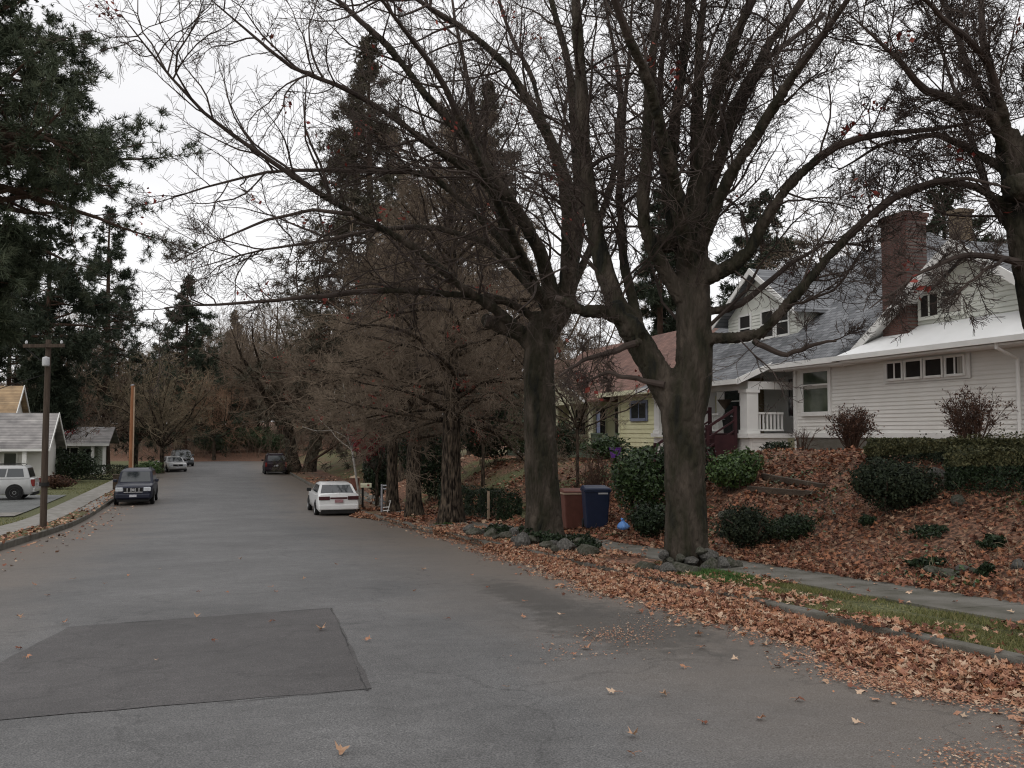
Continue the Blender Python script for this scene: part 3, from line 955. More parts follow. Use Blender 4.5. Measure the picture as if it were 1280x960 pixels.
def twig_shrub(name, label, seed, base, h, spread, nst, m, leaves=0, leafm='barberry', sz=.035, subs=(7, 4), group=None):
    rg = np.random.default_rng(seed)
    base = np.asarray(base, float)
    th = Thing(name, label, 'shrub', tuple(base), group, street=False)
    az = rg.uniform(0, 6.28, nst); tl = rg.uniform(.05, 1, nst) * spread
    d = np.stack([np.cos(az) * tl, np.sin(az) * tl, np.ones(nst)], -1)
    p0 = base + np.stack([np.cos(az), np.sin(az), az * 0], -1) * .12 * rg.random((nst, 1)) - [0, 0, .05]
    P1, R1 = grow(rg, p0, d, h * rg.uniform(.6, 1.05, nst), np.full(nst, .016), np.full(nst, .005), 8, .08, .2)
    st_ = MB(); st_.add(*tubes(P1, R1, 5))
    th.part('stem', st_, m)
    P2, R2 = sprout(rg, P1, R1, subs[0], .3, (20, 55), (.2, .5), 5, .15, .3, rk=.009, rmin=.005, lmin=.15)
    P3, R3 = sprout(rg, P2, R2, subs[1], .2, (20, 60), (.3, .6), 3, .15, .2, rk=.009, rmin=.004, lmin=.1)
    th.part('twigs', MB().add(*tubes(P2, R2, 4)).add(*tubes(P3, R3, 3)), m)
    if leaves:
        k = rg.choice(len(P3), leaves)
        pts = P3[k, rg.integers(0, 3, leaves)] + rg.normal(0, .03, (leaves, 3))
        th.part('foliage', MB().add(*leaf_quads(rg, pts, np.full(leaves, sz))), leafm)
    return th

def gpt(px, Y, lift=0.0):                     # the ground point below pixel column px at depth Y
    p = at(px, 540, Y); s, t = ST(p[0], p[1])
    return np.array([p[0], p[1], float(gz(s, t)) + lift])
def gst(s, t, lift=0.0):
    p = W(s, t); return np.array([p[0], p[1], float(gz(s, t)) + lift])

# --- the two big street trees and the one at the right edge
hand_tree('street_tree', 'huge bare street tree ringed by boulders, forking low into a thick left limb', 11, 15.0,
    [(858, 732, .44), (858, 716, .39), (858, 690, .35), (857, 640, .33), (856, 580, .32), (854, 535, .34), (853, 505, .37), (855, 485, .33), (857, 462, .2)],
    [([(846, 515, .25), (822, 465, .25), (800, 428, .235), (780, 400, .22), (763, 368, .2), (750, 310, .175), (740, 250, .16), (733, 180, .15), (729, 100, .13), (722, 0, .1), (712, -150, .03)], (0, .6)),
     ([(858, 515, .30), (868, 455, .30), (866, 390, .29), (864, 330, .28), (866, 280, .25), (870, 220, .15), (868, 130, .12), (872, 40, .08), (885, -110, .02)], (0, .3)),
     ([(852, 375, .17), (822, 322, .15), (804, 285, .135), (806, 220, .12), (810, 130, .1), (818, 30, .08), (830, -130, .02)], (0, -.8)),
     ([(858, 345, .12), (838, 280, .1), (828, 200, .085), (824, 120, .07), (832, 40, .05), (842, -80, .02)], (0, 1.4)),
     ([(864, 305, .15), (843, 250, .14), (842, 180, .13), (852, 90, .11), (862, 10, .09), (872, -150, .02)], (0, .7)),
     ([(866, 310, .2), (872, 240, .18), (878, 185, .16), (890, 120, .13), (908, 60, .11), (935, 0, .09), (990, -130, .02)], (0, -1.0)),
     ([(868, 315, .17), (886, 240, .145), (902, 190, .125), (932, 115, .105), (956, 58, .09), (996, 2, .07), (1065, -90, .02)], (0, 1.0)),
     ([(868, 352, .18), (905, 340, .155), (932, 325, .14), (950, 285, .12), (963, 262, .11), (990, 225, .095), (1042, 182, .08), (1095, 167, .06), (1160, 163, .045), (1230, 150, .015)], (0, -1.6)),
     ([(864, 432, .16), (900, 419, .12), (943, 426, .11), (965, 398, .1), (1008, 352, .09), (1045, 308, .085), (1075, 278, .075), (1105, 250, .065), (1145, 230, .055), (1195, 223, .04), (1270, 240, .015)], (0, -1.8)),
     ([(943, 424, .06), (975, 440, .05), (1010, 432, .04), (1050, 427, .02)], (-.6, -1.2)),
     ([(864, 340, .15), (846, 240, .13), (815, 120, .1), (770, 10, .07), (720, -120, .02)], (0, -3.6)),
     ([(866, 330, .15), (915, 220, .12), (985, 110, .09), (1050, 20, .05), (1120, -90, .02)], (0, -3.2)),
     ([(866, 330, .14), (880, 200, .11), (940, 90, .08), (1030, 20, .04)], (0, 3.5)),
     ([(806, 436, .12), (780, 330, .1), (775, 230, .08), (780, 110, .05), (790, -20, .02)], (0, 2.6)),
     ([(785, 405, .16), (755, 392, .15), (722, 388, .12), (690, 375, .06)], (0, -.4)),
     ([(800, 425, .08), (770, 436, .06), (735, 445, .045), (700, 470, .02)], (-.2, -.9)),
     ([(830, 480, .07), (800, 470, .05), (760, 462, .035), (725, 480, .015)], (-.2, .6)),
     ([(876, 392, .09), (930, 380, .07), (985, 330, .05), (1030, 300, .03), (1090, 310, .015)], (0, 1.5)),
     ], leaves=26, dens=3.7, sub=(10, 7), burls=[(834, 302, .19), (872, 288, .2), (850, 272, .15), (768, 388, .17), (790, 412, .21), (885, 334, .15)])
hand_tree('street_tree', 'large bare street tree behind the blue wheeled bin, with a sawn stub on its left', 12, 21.7,
    [(681, 682, .56), (681, 668, .47), (680, 640, .41), (677, 600, .39), (675, 540, .375), (674, 480, .365), (674, 440, .365), (675, 412, .33), (676, 390, .2)],
    [([(674, 438, .24), (650, 416, .22), (622, 405, .2), (606, 400, .18)], (0, -.3)),
     ([(684, 420, .27), (690, 395, .24), (685, 350, .2), (675, 318, .19), (655, 280, .17), (640, 255, .16), (577, 166, .13), (534, 122, .11), (485, 57, .09), (420, 0, .06), (350, -70, .015)], (0, -3.0)),
     ([(682, 420, .26), (704, 388, .25), (714, 340, .24), (712, 280, .22), (708, 230, .2), (690, 180, .17), (668, 140, .14), (634, 83, .11), (586, 40, .09), (520, 0, .06), (430, -60, .015)], (0, -2.0)),
     ([(712, 352, .2), (722, 290, .185), (722, 220, .165), (716, 120, .14), (706, 60, .11), (690, 0, .09), (668, -130, .02)], (0, 1.2)),
     ([(708, 225, .12), (695, 195, .11), (682, 165, .1), (667, 100, .08), (635, 40, .06), (612, -40, .02)], (0, 1.5)),
     ([(677, 405, .13), (640, 375, .12), (600, 370, .11), (520, 362, .09), (446, 363, .075), (390, 370, .06), (337, 376, .05), (270, 381, .035), (205, 386, .012)], (0, -2.4)),
     ([(672, 430, .17), (622, 388, .14), (577, 359, .12), (512, 306, .1), (437, 267, .085), (385, 236, .075), (328, 197, .06), (245, 136, .045), (200, 85, .03), (150, 20, .012)], (0, -4.2)),
     ([(640, 255, .12), (577, 208, .1), (520, 168, .09), (470, 132, .075), (446, 118, .07), (420, 105, .06), (367, 87, .05), (332, 57, .04), (255, -10, .012)], (-1.1, -4.5)),
     ([(660, 340, .11), (600, 270, .09), (534, 215, .075), (440, 213, .06), (337, 214, .04), (250, 235, .025), (190, 254, .01)], (-1, -3.0)),
     ([(680, 380, .12), (610, 300, .1), (540, 280, .085), (470, 285, .07), (400, 300, .05), (320, 312, .03), (240, 335, .012)], (-.3, 1.5)),
     ([(437, 267, .06), (390, 262, .045), (330, 275, .035), (270, 300, .02), (215, 330, .01)], (-3.0, -4.2)),
     ([(700, 392, .14), (745, 300, .11), (770, 210, .09), (775, 110, .07), (760, 20, .05), (740, -80, .02)], (0, 2.2)),
     ([(690, 395, .16), (640, 310, .13), (605, 210, .1), (590, 120, .08), (570, 20, .05), (560, -60, .02)], (0, 4.0)),
     ([(690, 400, .15), (655, 320, .13), (610, 230, .1), (545, 90, .07), (470, -10, .03)], (0, -6)),
     ], leaves=60, dens=2.8, sub=(9, 6), burls=[(610, 401, .17), (712, 382, .24), (676, 412, .34)])
hand_tree('street_tree', 'bare tree with arching pruned limbs beside the hedge and the white house', 13, 13.6,
    [(1352, 640, .36), (1342, 600, .3), (1322, 500, .27), (1302, 400, .255), (1285, 320, .24), (1274, 250, .215), (1266, 200, .19), (1258, 165, .16)],
    [([(1266, 205, .15), (1240, 145, .13), (1193, 130, .1), (1153, 113, .08), (1133, 87, .06), (1110, 60, .04), (1060, 15, .012)], (0, -1.4)),
     ([(1268, 215, .14), (1246, 130, .11), (1230, 40, .08), (1220, -80, .02)], (0, .5)),
     ([(1272, 260, .13), (1290, 150, .1), (1302, 50, .07), (1320, -80, .02)], (0, -.5)),
     ([(1288, 342, .1), (1270, 325, .085), (1240, 318, .07), (1207, 312, .055), (1180, 322, .045), (1140, 345, .03), (1085, 385, .01)], (0, -1.0)),
     ([(1258, 320, .045), (1232, 336, .035), (1220, 350, .028), (1178, 376, .012)], (-.4, -.8)),
     ([(1268, 225, .11), (1220, 190, .09), (1160, 165, .07), (1100, 180, .04), (1040, 215, .012)], (0, 1.2)),
     ([(1262, 185, .11), (1205, 70, .08), (1165, -30, .03)], (0, 1.8)),
     ([(1274, 275, .12), (1228, 236, .09), (1180, 226, .07), (1120, 250, .045), (1050, 300, .012)], (0, .6)),
     ([(1262, 180, .1), (1240, 80, .08), (1180, 20, .05), (1110, -40, .02)], (0, -2)),
     ([(1280, 300, .1), (1240, 262, .08), (1215, 190, .06), (1185, 90, .04), (1150, 0, .02)], (0, 2.5)),
     ], slim=.68, leaves=10, dens=6.5, sub=(11, 7), burls=[(1262, 185, .2), (1270, 235, .22)])

# --- the row further along the kerb
def leader_tree(name, label, seed, base, H, r, low, spread, nl, leaves, group=None, rmin=.009, sub=(12, 8, 5)):
    """one straight stem to the top, fine side branches: rising above, level in the middle, drooping low down"""
    rg = np.random.default_rng(seed)
    base = np.asarray(base, float)
    th = Thing(name, label, 'tree', tuple(base), group, street=False)
    K = 18
    u = np.linspace(0, 1, K)
    P = base + np.stack([np.cumsum(rg.normal(0, .035, K)) * u, np.cumsum(rg.normal(0, .035, K)) * u, H * u - .1], -1)
    rad = r * ((1 - u) ** .85 + .03) * (1 + .5 * (1 - u) ** 22)
    rad = np.where(u < low, np.maximum(rad, r * .9), rad)
    v, f = tubes(P[None], rad[None], 14)
    ph = np.arctan2(v[:, 1] - base[1], v[:, 0] - base[0]); c = np.repeat(P, 14, 0)
    mb = MB(); mb.smooth = True
    mb.add(c + (v - c) * (1 + .06 * np.sin(ph * 5 + seed + v[:, 2] * 1.3))[:, None], f)
    th.part('trunk', mb, 'bark')
    q = np.sort(rg.random(nl) ** 1.15); ub = low + (.98 - low) * q
    az = np.arange(nl) * 2.4 + rg.normal(0, .3, nl)
    el = np.radians(np.interp(q, [0, .25, .6, 1], [4, 14, 34, 66]) + rg.normal(0, 8, nl))
    ln = spread * np.interp(q, [0, .12, .4, .75, 1], [.85, 1, .82, .5, .16]) * rg.uniform(.7, 1.1, nl)
    d = np.stack([np.cos(az) * np.cos(el), np.sin(az) * np.cos(el), np.sin(el)], -1)
    x = ub * (K - 1); i = np.minimum(x.astype(int), K - 2); fr = (x - i)[:, None]
    p0 = P[i] * (1 - fr) + P[i + 1] * fr
    r0 = np.minimum(np.interp(x, np.arange(K), rad) * .5, ln * .017 + .012)
    P1, R1 = grow(rg, p0, d, ln, r0, np.full(nl, rmin * 1.3), 11, .09, .05)
    P1[:, :, 2] -= (np.linspace(0, 1, 11)[None] ** 2) * (ln * .16 * (1 - q))[:, None]
    ml = MB(); ml.smooth = True; ml.add(*tubes(P1, R1, 6))
    th.part('limbs', ml, 'bark')
    P2, R2 = sprout(rg, P1, R1, sub[0], .12, (25, 65), (.16, .42), 7, .14, .0, rk=.010, rmin=rmin * 1.15, lmin=.4, Lmax=2.6)
    P3, R3 = sprout(rg, P2, R2, sub[1], .1, (25, 60), (.25, .6), 5, .17, .0, rk=.009, rmin=rmin, lmin=.22, Lmax=1.3)
    P4, R4 = sprout(rg, P3, R3, sub[2], .1, (25, 60), (.35, .75), 3, .2, 0, rk=.009, rmin=rmin * .85, lmin=.14, Lmax=.6)
    cr = MB(); cr.add(*tubes(P2, R2, 4)).add(*tubes(P3, R3, 3)).add(*tubes(P4, R4, 3))
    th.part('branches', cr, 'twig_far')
    k = rg.choice(len(P4), leaves // 14)
    pts = np.repeat(P4[k, -1], 14, 0) + rg.normal(0, .16, ((leaves // 14) * 14, 3))
    th.part('leaves', MB().add(*leaf_quads(rg, pts, np.full(len(pts), .06))), 'red_leaf')
    return th
leader_tree('street_tree', 'bare kerb tree with one straight round trunk, third along the right kerb', 21, gpt(564, 30.4), 13.5, .33, .25, 5.4, 74, 210, rmin=.0085)
leader_tree('street_tree', 'bare kerb tree with a green mossy foot, just before the pale forked one', 22, gpt(518, 35.8), 12.5, .28, .24, 5.0, 64, 280, rmin=.0095, sub=(11, 7, 5))
leader_tree('street_tree', 'bare kerb tree nearest the grey sign post and the white saloon car', 23, gpt(491, 40.2), 12, .25, .26, 4.8, 60, 280, rmin=.010, sub=(11, 7, 5))
bare_tree('birch_sapling', 'slim leaning pale barked sapling behind the parked white saloon car', 24, gpt(452, 45.5), 6.6, .06, 3.0, 9, 1.2, levels=(6, 4, 3), twig='twig_tan', bark='pale_bark', rmin=.006, lean=(-.55, .2))
bare_tree('broad_tree', 'broad bare tree with a double trunk beside the far dark red car', 25, gpt(378, 83), 17, .55, 4.2, 26, 1.4, levels=(14, 9, 4), twig='twig_far', rmin=.014, two=True)
# --- copies of a few bare trees make the woods at the end of the street
def far_tree(seed, col, H, nl=14, sp=1.0, leaves=0, leafm='brown_leaf'):
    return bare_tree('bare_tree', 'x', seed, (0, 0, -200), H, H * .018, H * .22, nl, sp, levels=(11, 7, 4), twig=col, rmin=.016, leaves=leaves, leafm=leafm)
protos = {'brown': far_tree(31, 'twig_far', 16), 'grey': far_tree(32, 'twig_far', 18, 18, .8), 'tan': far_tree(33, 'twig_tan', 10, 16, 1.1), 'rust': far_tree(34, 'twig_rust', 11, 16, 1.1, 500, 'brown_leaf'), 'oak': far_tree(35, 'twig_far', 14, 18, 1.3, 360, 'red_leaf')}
used = set()
def place(kind, px, Y, sc, rot, label, group=None, s=None):
    src = protos[kind].o
    o = src if kind not in used else copy_tree(src)
    used.add(kind)
    p = gpt(px, Y)
    o.location = Vector(p); o.rotation_euler = (0, 0, rot); o.scale = (sc, sc, sc)
    o['label'] = label
    if group: o['group'] = group
    elif 'group' in o: del o['group']
    return o
FW = 'bare trees in the far woods'
far = 'bare brown tree in the dense woods closing the end of the street'
place('tan', 203, 84, 1.05, .3, 'tan twiggy tree with a straight trunk by the far silver car')
place('tan', 170, 92, 1.2, 2.0, 'tan twiggy tree behind the orange wooden pole')
place('rust', 268, 118, 1.1, .2, 'rusty brown tree left of the green bank at the street end')
place('rust', 120, 100, 1.0, 1.4, 'rusty leaved tree behind the small pale green house')
place('oak', 98, 84, .8, 4.0, 'dark trunked bare tree between the grey roofed house and the small green house')
for i, (k, px, Y, sc) in enumerate([('brown', 245, 150, 1.1), ('grey', 285, 140, 1.0), ('brown', 320, 135, 1.15), ('grey', 350, 150, 1.2), ('oak', 400, 120, 1.1), ('grey', 425, 105, 1.0), ('brown', 450, 90, 1.05),
        ('rust', 300, 160, 1.2), ('brown', 190, 150, 1.0), ('grey', 150, 140, .9), ('tan', 225, 140, 1.3), ('oak', 470, 130, 1.3), ('grey', 500, 85, 1.0), ('brown', 535, 75, 1.0), ('grey', 385, 170, 1.2),
        ('brown', 60, 150, 1.0), ('rust', 20, 140, 1.0), ('grey', 100, 160, 1.0), ('tan', 335, 175, 1.6), ('rust', 240, 175, 1.5), ('brown', 275, 190, 1.3), ('oak', 365, 200, 1.3), ('grey', 560, 110, 1.2), ('brown', 610, 95, 1.1), ('tan', 420, 150, 1.5)]):
    place(k, px, Y, sc, i * 1.7, far, FW)
place('brown', 590, 57, .95, 2.1, 'bare brown tree between the dark evergreens and the yellow house')
place('grey', 640, 66, .9, .6, 'bare grey tree rising behind the left end of the yellow house')
place('grey', 505, 55, .85, 3.3, 'bare grey tree behind the crimson leaved maple')
place('oak', 460, 62, .85, 1.1, 'bare tree with a few red leaves behind the pale sapling')
place('brown', 720, 75, .9, 3.6, 'bare brown tree behind the red roofed house')
place('grey', 1050, 52, .75, 1.0, 'bare grey tree behind the ridge of the white house')

# --- evergreens
pine('pine_tree', 'tall dark pine filling the upper left corner above the roofs', 41, gpt(-34, 40), 25, .42, .3, 8.0, 175, 11, .34, 26, .014, tufts=7, droop=-.1)
pine('pine_tree', 'narrow pine standing right of the big corner pine, above the grey roof', 42, gpt(132, 88), 25.5, .4, .1, 7.6, 110, 8, .40, 14, .024, tufts=4, needles='needles_far', shape='cone')
pine('pine_tree', 'tall pine with a full dark crown right behind the utility pole', 43, gpt(58, 72), 19, .4, .1, 6.6, 95, 8, .5, 20, .028, tufts=5, needles='needles_far')
pine('pine_tree', 'short pointed pine above the tan twiggy trees at left', 44, gpt(230, 122), 24, .4, .12, 9.5, 110, 8, .5, 14, .036, tufts=4, needles='needles_far', shape='cone')
pine('pine_tree', 'small pointed fir left of the broad double trunked tree', 45, gpt(292, 150), 22, .4, .1, 6, 70, 6, .55, 14, .045, tufts=4, needles='needles_far', shape='cone')
pine('pine_tree', 'dark pine low behind the grey roofed house at the left edge', 46, gpt(10, 85), 15, .35, .05, 6, 80, 8, .5, 20, .03, tufts=5, needles='needles_far')
pine('spruce_tree', 'tall narrow spruce rising behind the bare street trees, left of its lower twin', 47, gpt(464, 72), 35, .5, .1, 10.0, 200, 9, .5, 14, .026, tufts=4, needles='spruce', shape='cone', droop=-.5)
pine('spruce_tree', 'lower of the two spruces behind the street trees, near the sawn stub', 48, gpt(604, 72), 30, .5, .1, 9.0, 165, 9, .5, 14, .026, tufts=4, needles='spruce', shape='cone', droop=-.5)
pine('pine_tree', 'pine top showing over the dormer of the white house', 49, gpt(958, 70), 20, .4, .3, 4.6, 70, 7, .45, 18, .03, tufts=5, needles='needles_far')
pine('pine_tree', 'pine behind the tan chimney of the white house', 50, gpt(1182, 60), 17.6, .4, .3, 3.6, 70, 7, .45, 18, .028, tufts=5, needles='needles_far')
pine('pine_tree', 'dark pine behind the right roof slope of the white house', 51, gpt(1278, 58), 16, .4, .25, 4.2, 70, 7, .45, 18, .028, tufts=5, needles='needles_far')
pine('pine_tree', 'pine behind the forked street tree, left of the white house', 52, gpt(826, 75), 22, .4, .3, 3.4, 60, 7, .5, 18, .03, tufts=5, needles='needles_far')

# --- shrubs: right side
def bank_pt(px, py):                           # where the bank shows at that pixel
    for Y in np.arange(9, 40, .05):
        p = at(px, py, Y); s, t = ST(p[0], p[1])
        if t > 8.5 and p[2] < gz(s, t): break
    return p
def sh(name, label, seed, px, Y, rad, n, size, m, **k):
    return shrub(name, label, seed, gpt(px, Y, -.04) if Y < 300 else bank_pt(px, Y) - [0, 0, .04], rad, n, size, m, **k)
sh('laurel_shrub', 'tall glossy green shrub left of the boulder ringed trunk, behind the leaf pile', 61, 797, 22.5, (.85, .8, .95), 5200, .055, 'laurel')
sh('laurel_shrub', 'low dark green shrub below the tall glossy one, beside the blue bag', 62, 812, 20.2, (.55, .5, .5), 2200, .05, 'ivy')
sh('laurel_shrub', 'bright green rounded shrub below the maroon porch steps', 63, 915, 613, (.8, .8, .52), 5200, .045, 'laurel_bright')
sh('box_shrub', 'dark clipped dome shrub under the yellow wall', 64, 809, 37.5, (.72, .7, .42), 2600, .035, 'juniper', lumps=2)
sh('juniper_shrub', 'low spreading dark juniper at the foot of the leaf bank, right of the big trunk', 65, 938, 684, (.66, .5, .42), 6500, .028, 'juniper', spiky=.12)
sh('juniper_shrub', 'small dark creeping juniper trailing right of the low one', 66, 986, 676, (.5, .4, .28), 3300, .028, 'ivy', spiky=.15)
sh('yew_shrub', 'layered dark evergreen mound halfway up the leaf bank', 67, 1117, 640, (.78, .7, .54), 11000, .03, 'juniper', spiky=.12, lumps=7)
sh('laurel_shrub', 'glossy dark shrub half hidden behind the boulder ringed trunk', 69, 852, 22.6, (.75, .7, .85), 4200, .052, 'ivy')
sh('yew_shrub', 'tiny dark evergreen at the foot of the white porch wall', 68, 968, 26.2, (.5, .4, .32), 1200, .035, 'ivy')
sh('evergreen_shrub', 'dark evergreen thicket between the third and second kerb trees', 70, 612, 45, (2.4, 2, 2.2), 9000, .09, 'ivy')
sh('evergreen_shrub', 'dark evergreen shrub at the left end of the yellow porch', 71, 655, 44, (1.6, 1.4, 1.3), 4200, .08, 'laurel')
sh('evergreen_shrub', 'tall dark evergreen between the two mossy kerb trees', 72, 540, 43, (1.5, 1.3, 2.0), 6000, .08, 'ivy')
sh('evergreen_shrub', 'bottle green upright shrub right of the pale sapling', 73, 472, 47, (.95, .9, 1.9), 5000, .08, 'ivy')
sh('evergreen_shrub', 'dark round shrub beside the yellow porch steps', 74, 706, 40, (.9, .8, .85), 2600, .06, 'ivy')
sh('evergreen_shrub', 'olive green shrub in front of the yellow porch deck', 75, 757, 39, (1.1, .8, .55), 2400, .06, 'laurel')
for i, (px, Y, a, z) in enumerate([(1238, 12.9, .2, .16), (1158, 14.2, .3, .14), (1082, 15.7, .24, .13), (1150, 12.8, .2, .13), (1228, 11.8, .14, .12)]):
    sh('ground_cover', 'low patch of dark ivy growing through the leaves on the bank', 160 + i, px, Y, (a * (1 + .4 * math.sin(i * 2.3)), a * .8, z * .8), 240, .036, 'ivy', cat='plant', group='ivy patches on the leaf bank', stems=False)
twig_shrub('twiggy_shrub', 'leafless vase shaped shrub of upright stems behind the bins', 81, gpt(742, 26.6), 1.65, .75, 46, 'red_stem', leaves=160, leafm='brown_leaf')
twig_shrub('barberry_shrub', 'round brown barberry under the big window of the white house', 82, gpt(1064, 22.5), .95, .75, 46, 'red_stem', leaves=2600, leafm='barberry', sz=.028)
twig_shrub('barberry_shrub', 'reddish leggy barberry standing behind the hedge before the siding', 83, gpt(1216, 18.6), 1.3, .55, 40, 'red_stem', leaves=1700, leafm='barberry', sz=.026)
twig_shrub('twiggy_shrub', 'thin straggly stems beside the white house foundation', 84, gpt(1002, 25.6), .8, .6, 12, 'red_stem', subs=(4, 3))

# hedge along the top of the bank
def hedge(name, label, seed, s0, s1, t0, t1, top, n, m, size=.035, cat='hedge', topm=None):
    rg = np.random.default_rng(seed)
    th = Thing(name, label, cat, ((t0 + t1) / 2, (s0 + s1) / 2, float(gz((s0 + s1) / 2, (t0 + t1) / 2))))
    sS, tT = rg.uniform(s0, s1, n), rg.uniform(t0, t1, n)
    g0 = gz(sS, tT); T_ = top(sS)
    zz = g0 + (T_ - g0) * rg.random(n)
    face = rg.choice(4, n, p=[.62, .14, .12, .12])
    dep = np.abs(rg.normal(0, .06, n))
    nr = np.zeros((n, 3))
    k = face == 0; tT[k] = t0 + dep[k]; nr[k] = [-1, 0, 0]
    k = face == 1; zz[k] = T_[k] - dep[k] * .7; nr[k] = [0, 0, 1]
    k = face == 2; sS[k] = s0 + dep[k]; nr[k] = [0, -1, 0]
    k = face == 3; sS[k] = s1 - dep[k]; nr[k] = [0, 1, 0]
    b = .08 * np.sin(sS * 3.1 + tT * 2) + .05 * np.sin(sS * 7.7 + zz * 5) + np.where(rg.random(n) < .06, rg.normal(0, .12, n), 0)
    P = np.stack([tT + b * (face == 0), sS, zz + b * (face == 1)], -1)
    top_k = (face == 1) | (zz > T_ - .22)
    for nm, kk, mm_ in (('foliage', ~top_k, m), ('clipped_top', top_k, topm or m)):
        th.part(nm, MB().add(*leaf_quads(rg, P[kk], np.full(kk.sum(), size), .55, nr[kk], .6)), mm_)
    st_ = MB()
    for i in range(int((s1 - s0) * 3)):
        s = s0 + .15 + (s1 - s0 - .3) * rg.random(); t = t0 + (t1 - t0) * rg.uniform(.25, .75)
        z = float(gz(s, t))
        st_.tube([(t, s, z - .05), (t + rg.normal(0, .08), s + rg.normal(0, .08), float(top(s)) - .08)], [.02, .012], 5, cap=False)
    th.part('stem', st_, 'timber')
    return th
hedge('clipped_hedge', 'long clipped hedge, olive top and shade coloured front, along the bank before the white house', 91, 9.2, 15.9, 12.7, 14.3, lambda s: 1.53 - .07 * np.maximum(0, s - 13.4), 34000, 'juniper', .03, topm='hedge_leaf')  # dark front leaves put the shaded side into the colour
hedge('clipped_hedge', 'hedge block coloured near black for shade at the right edge, in front of the long hedge', 93, 8.2, 12.7, 11.7, 12.6, lambda s: 1.42 - .05 * np.maximum(0, s - 10), 21000, 'ivy', .03, topm='hedge_leaf')  # added block, shade of the hedge front put into near black leaves
hedge('ivy_hedge', 'low dark ivy covered bank hedge beyond the second big tree', 92, 29.0, 37.5, 8.75, 9.6, lambda s: -.36 - .035 * (s - 30), 9000, 'ivy', .05)

# --- shrubs: far end and left
for i, (px, Y, a, z) in enumerate([(265, 126, 2.6, 1.1), (290, 128, 3.4, 1.5), (318, 130, 3.6, 1.7), (342, 128, 3.0, 1.4)]):
    sh('evergreen_shrub', ['low', 'wide', 'highest', 'rounded'][i] + ' dark green shrub on the bank closing the street, ' + ['leftmost of four', 'second from left', 'third from left', 'nearest the far dark red car'][i], 100 + i, px, Y, (a, 2, z * 1.1), 3600, .15, 'far_green')
sh('evergreen_shrub', 'light green shrub by the grass behind the blue four wheel drive', 110, 188, 76, (1.4, 1, .6), 1500, .09, 'laurel_bright')
sh('evergreen_shrub', 'dark clipped hedge before the small pale green house', 111, 116, 70, (3.2, .7, .55), 3500, .08, 'juniper', box=True)
sh('evergreen_shrub', 'dark purple grey bush at the corner of the grey roofed house', 112, 72, 58, (1.1, .8, .5), 1800, .07, 'barberry')
sh('evergreen_shrub', 'dark rounded bush between the grey roofed and green houses', 113, 90, 66, (1.5, 1, 1.2), 2500, .09, 'ivy')
def leafy(name, label, seed, px, Y, H, crownr, n, m, size=.07):
    rg = np.random.default_rng(seed)
    th = bare_tree(name, label, seed, gpt(px, Y), H, .08, H * .35, 9, 1.3, levels=(6, 5, 3), rmin=.007)
    base = gpt(px, Y)
    lc = rg.normal(0, .5, (9, 3)) * crownr
    k = rg.integers(0, 9, n)
    P = base + [0, 0, H * .66] + lc[k] + unit(rg.normal(0, 1, (n, 3))) * (rg.random((n, 1)) ** .5) * crownr * .38
    th.part('crown', MB().add(*leaf_quads(rg, P, np.full(n, size))), m)
    return th
leafy('maple_tree', 'small maple with crimson leaves behind the pale sapling', 121, 472, 44.5, 4.6, 1.25, 2300, 'crimson_leaf')
leafy('maple_tree', 'small red leaved tree peeping over the ridge of the grey roofed house', 122, 76, 78, 6.4, 1.4, 700, 'crimson_leaf', .1)
leafy('maple_tree', 'red leaved sapling behind the sawn stub, in front of the evergreen thicket', 123, 604, 41, 5.2, 1.2, 420, 'red_leaf')
bare_tree('small_tree', 'slender bare tree before the red roof, behind the brown yard bin', 130, gpt(722, 30), 6.8, .055, 2.3, 12, 1.5, levels=(9, 7, 5), twig='twig_far', rmin=.007, leaves=120)
# brush and saplings under the far woods: one mass nobody could count
rg = np.random.default_rng(404)
n = 5200
s = 127 + 60 * rg.random(n) ** 1.3; t = -75 + 140 * rg.random(n)
p0 = W(s, t, gz(s, t) - .05)
d0 = np.stack([rg.normal(0, .4, n), rg.normal(0, .4, n), np.ones(n)], -1)
P1, R1 = grow(rg, p0, d0, rg.uniform(1.0, 4.6, n), np.full(n, .03), np.full(n, .014), 5, .2, .2)
P2, R2 = sprout(rg, P1, R1, 7, .15, (20, 60), (.25, .6), 4, .2, .1, rk=.01, rmin=.013, lmin=.3)
o = put('undergrowth', MB().add(*tubes(P1, R1, 3)).add(*tubes(P2, R2, 3)), 'twig_far'); o['kind'] = 'stuff'
for i in range(34):
    px = [30, 75, 118, 150, 185, 215, 240, 262, 290, 312, 338, 360, 390, 415, 440, 470, 500][i % 17] + (i * 13) % 11
    place(['brown', 'grey', 'tan', 'brown', 'oak', 'grey', 'rust'][i % 7], px, (128 if i < 17 else 165) + (i * 29) % 22, .85 + .07 * ((i * 5) % 6), i * 2.3, far, FW)
# ------------------------------------------------------------------ houses (all written in t, s, z)
def slab(mb, quad, th=.12):
    q = [tuple(map(float, p)) for p in quad]
    return mb.hexa([(a, b, c - th) for a, b, c in q] + q)

def clap(mb, t, s0, s1, z0, z1, step=.11, out=.026, d=-1):       # lapped boards on a wall that faces the street (d -1: towards smaller t)
    z = z0
    while z < z1 - .005:
        e = min(z + step, z1)
        a, b = t + d * out, t + d * .002
        mb.add([(a, s0, z), (a, s1, z), (b, s1, e), (b, s0, e), (t, s0, z), (t, s1, z)], [(0, 1, 2, 3), (4, 5, 1, 0)])
        z = e
    return mb

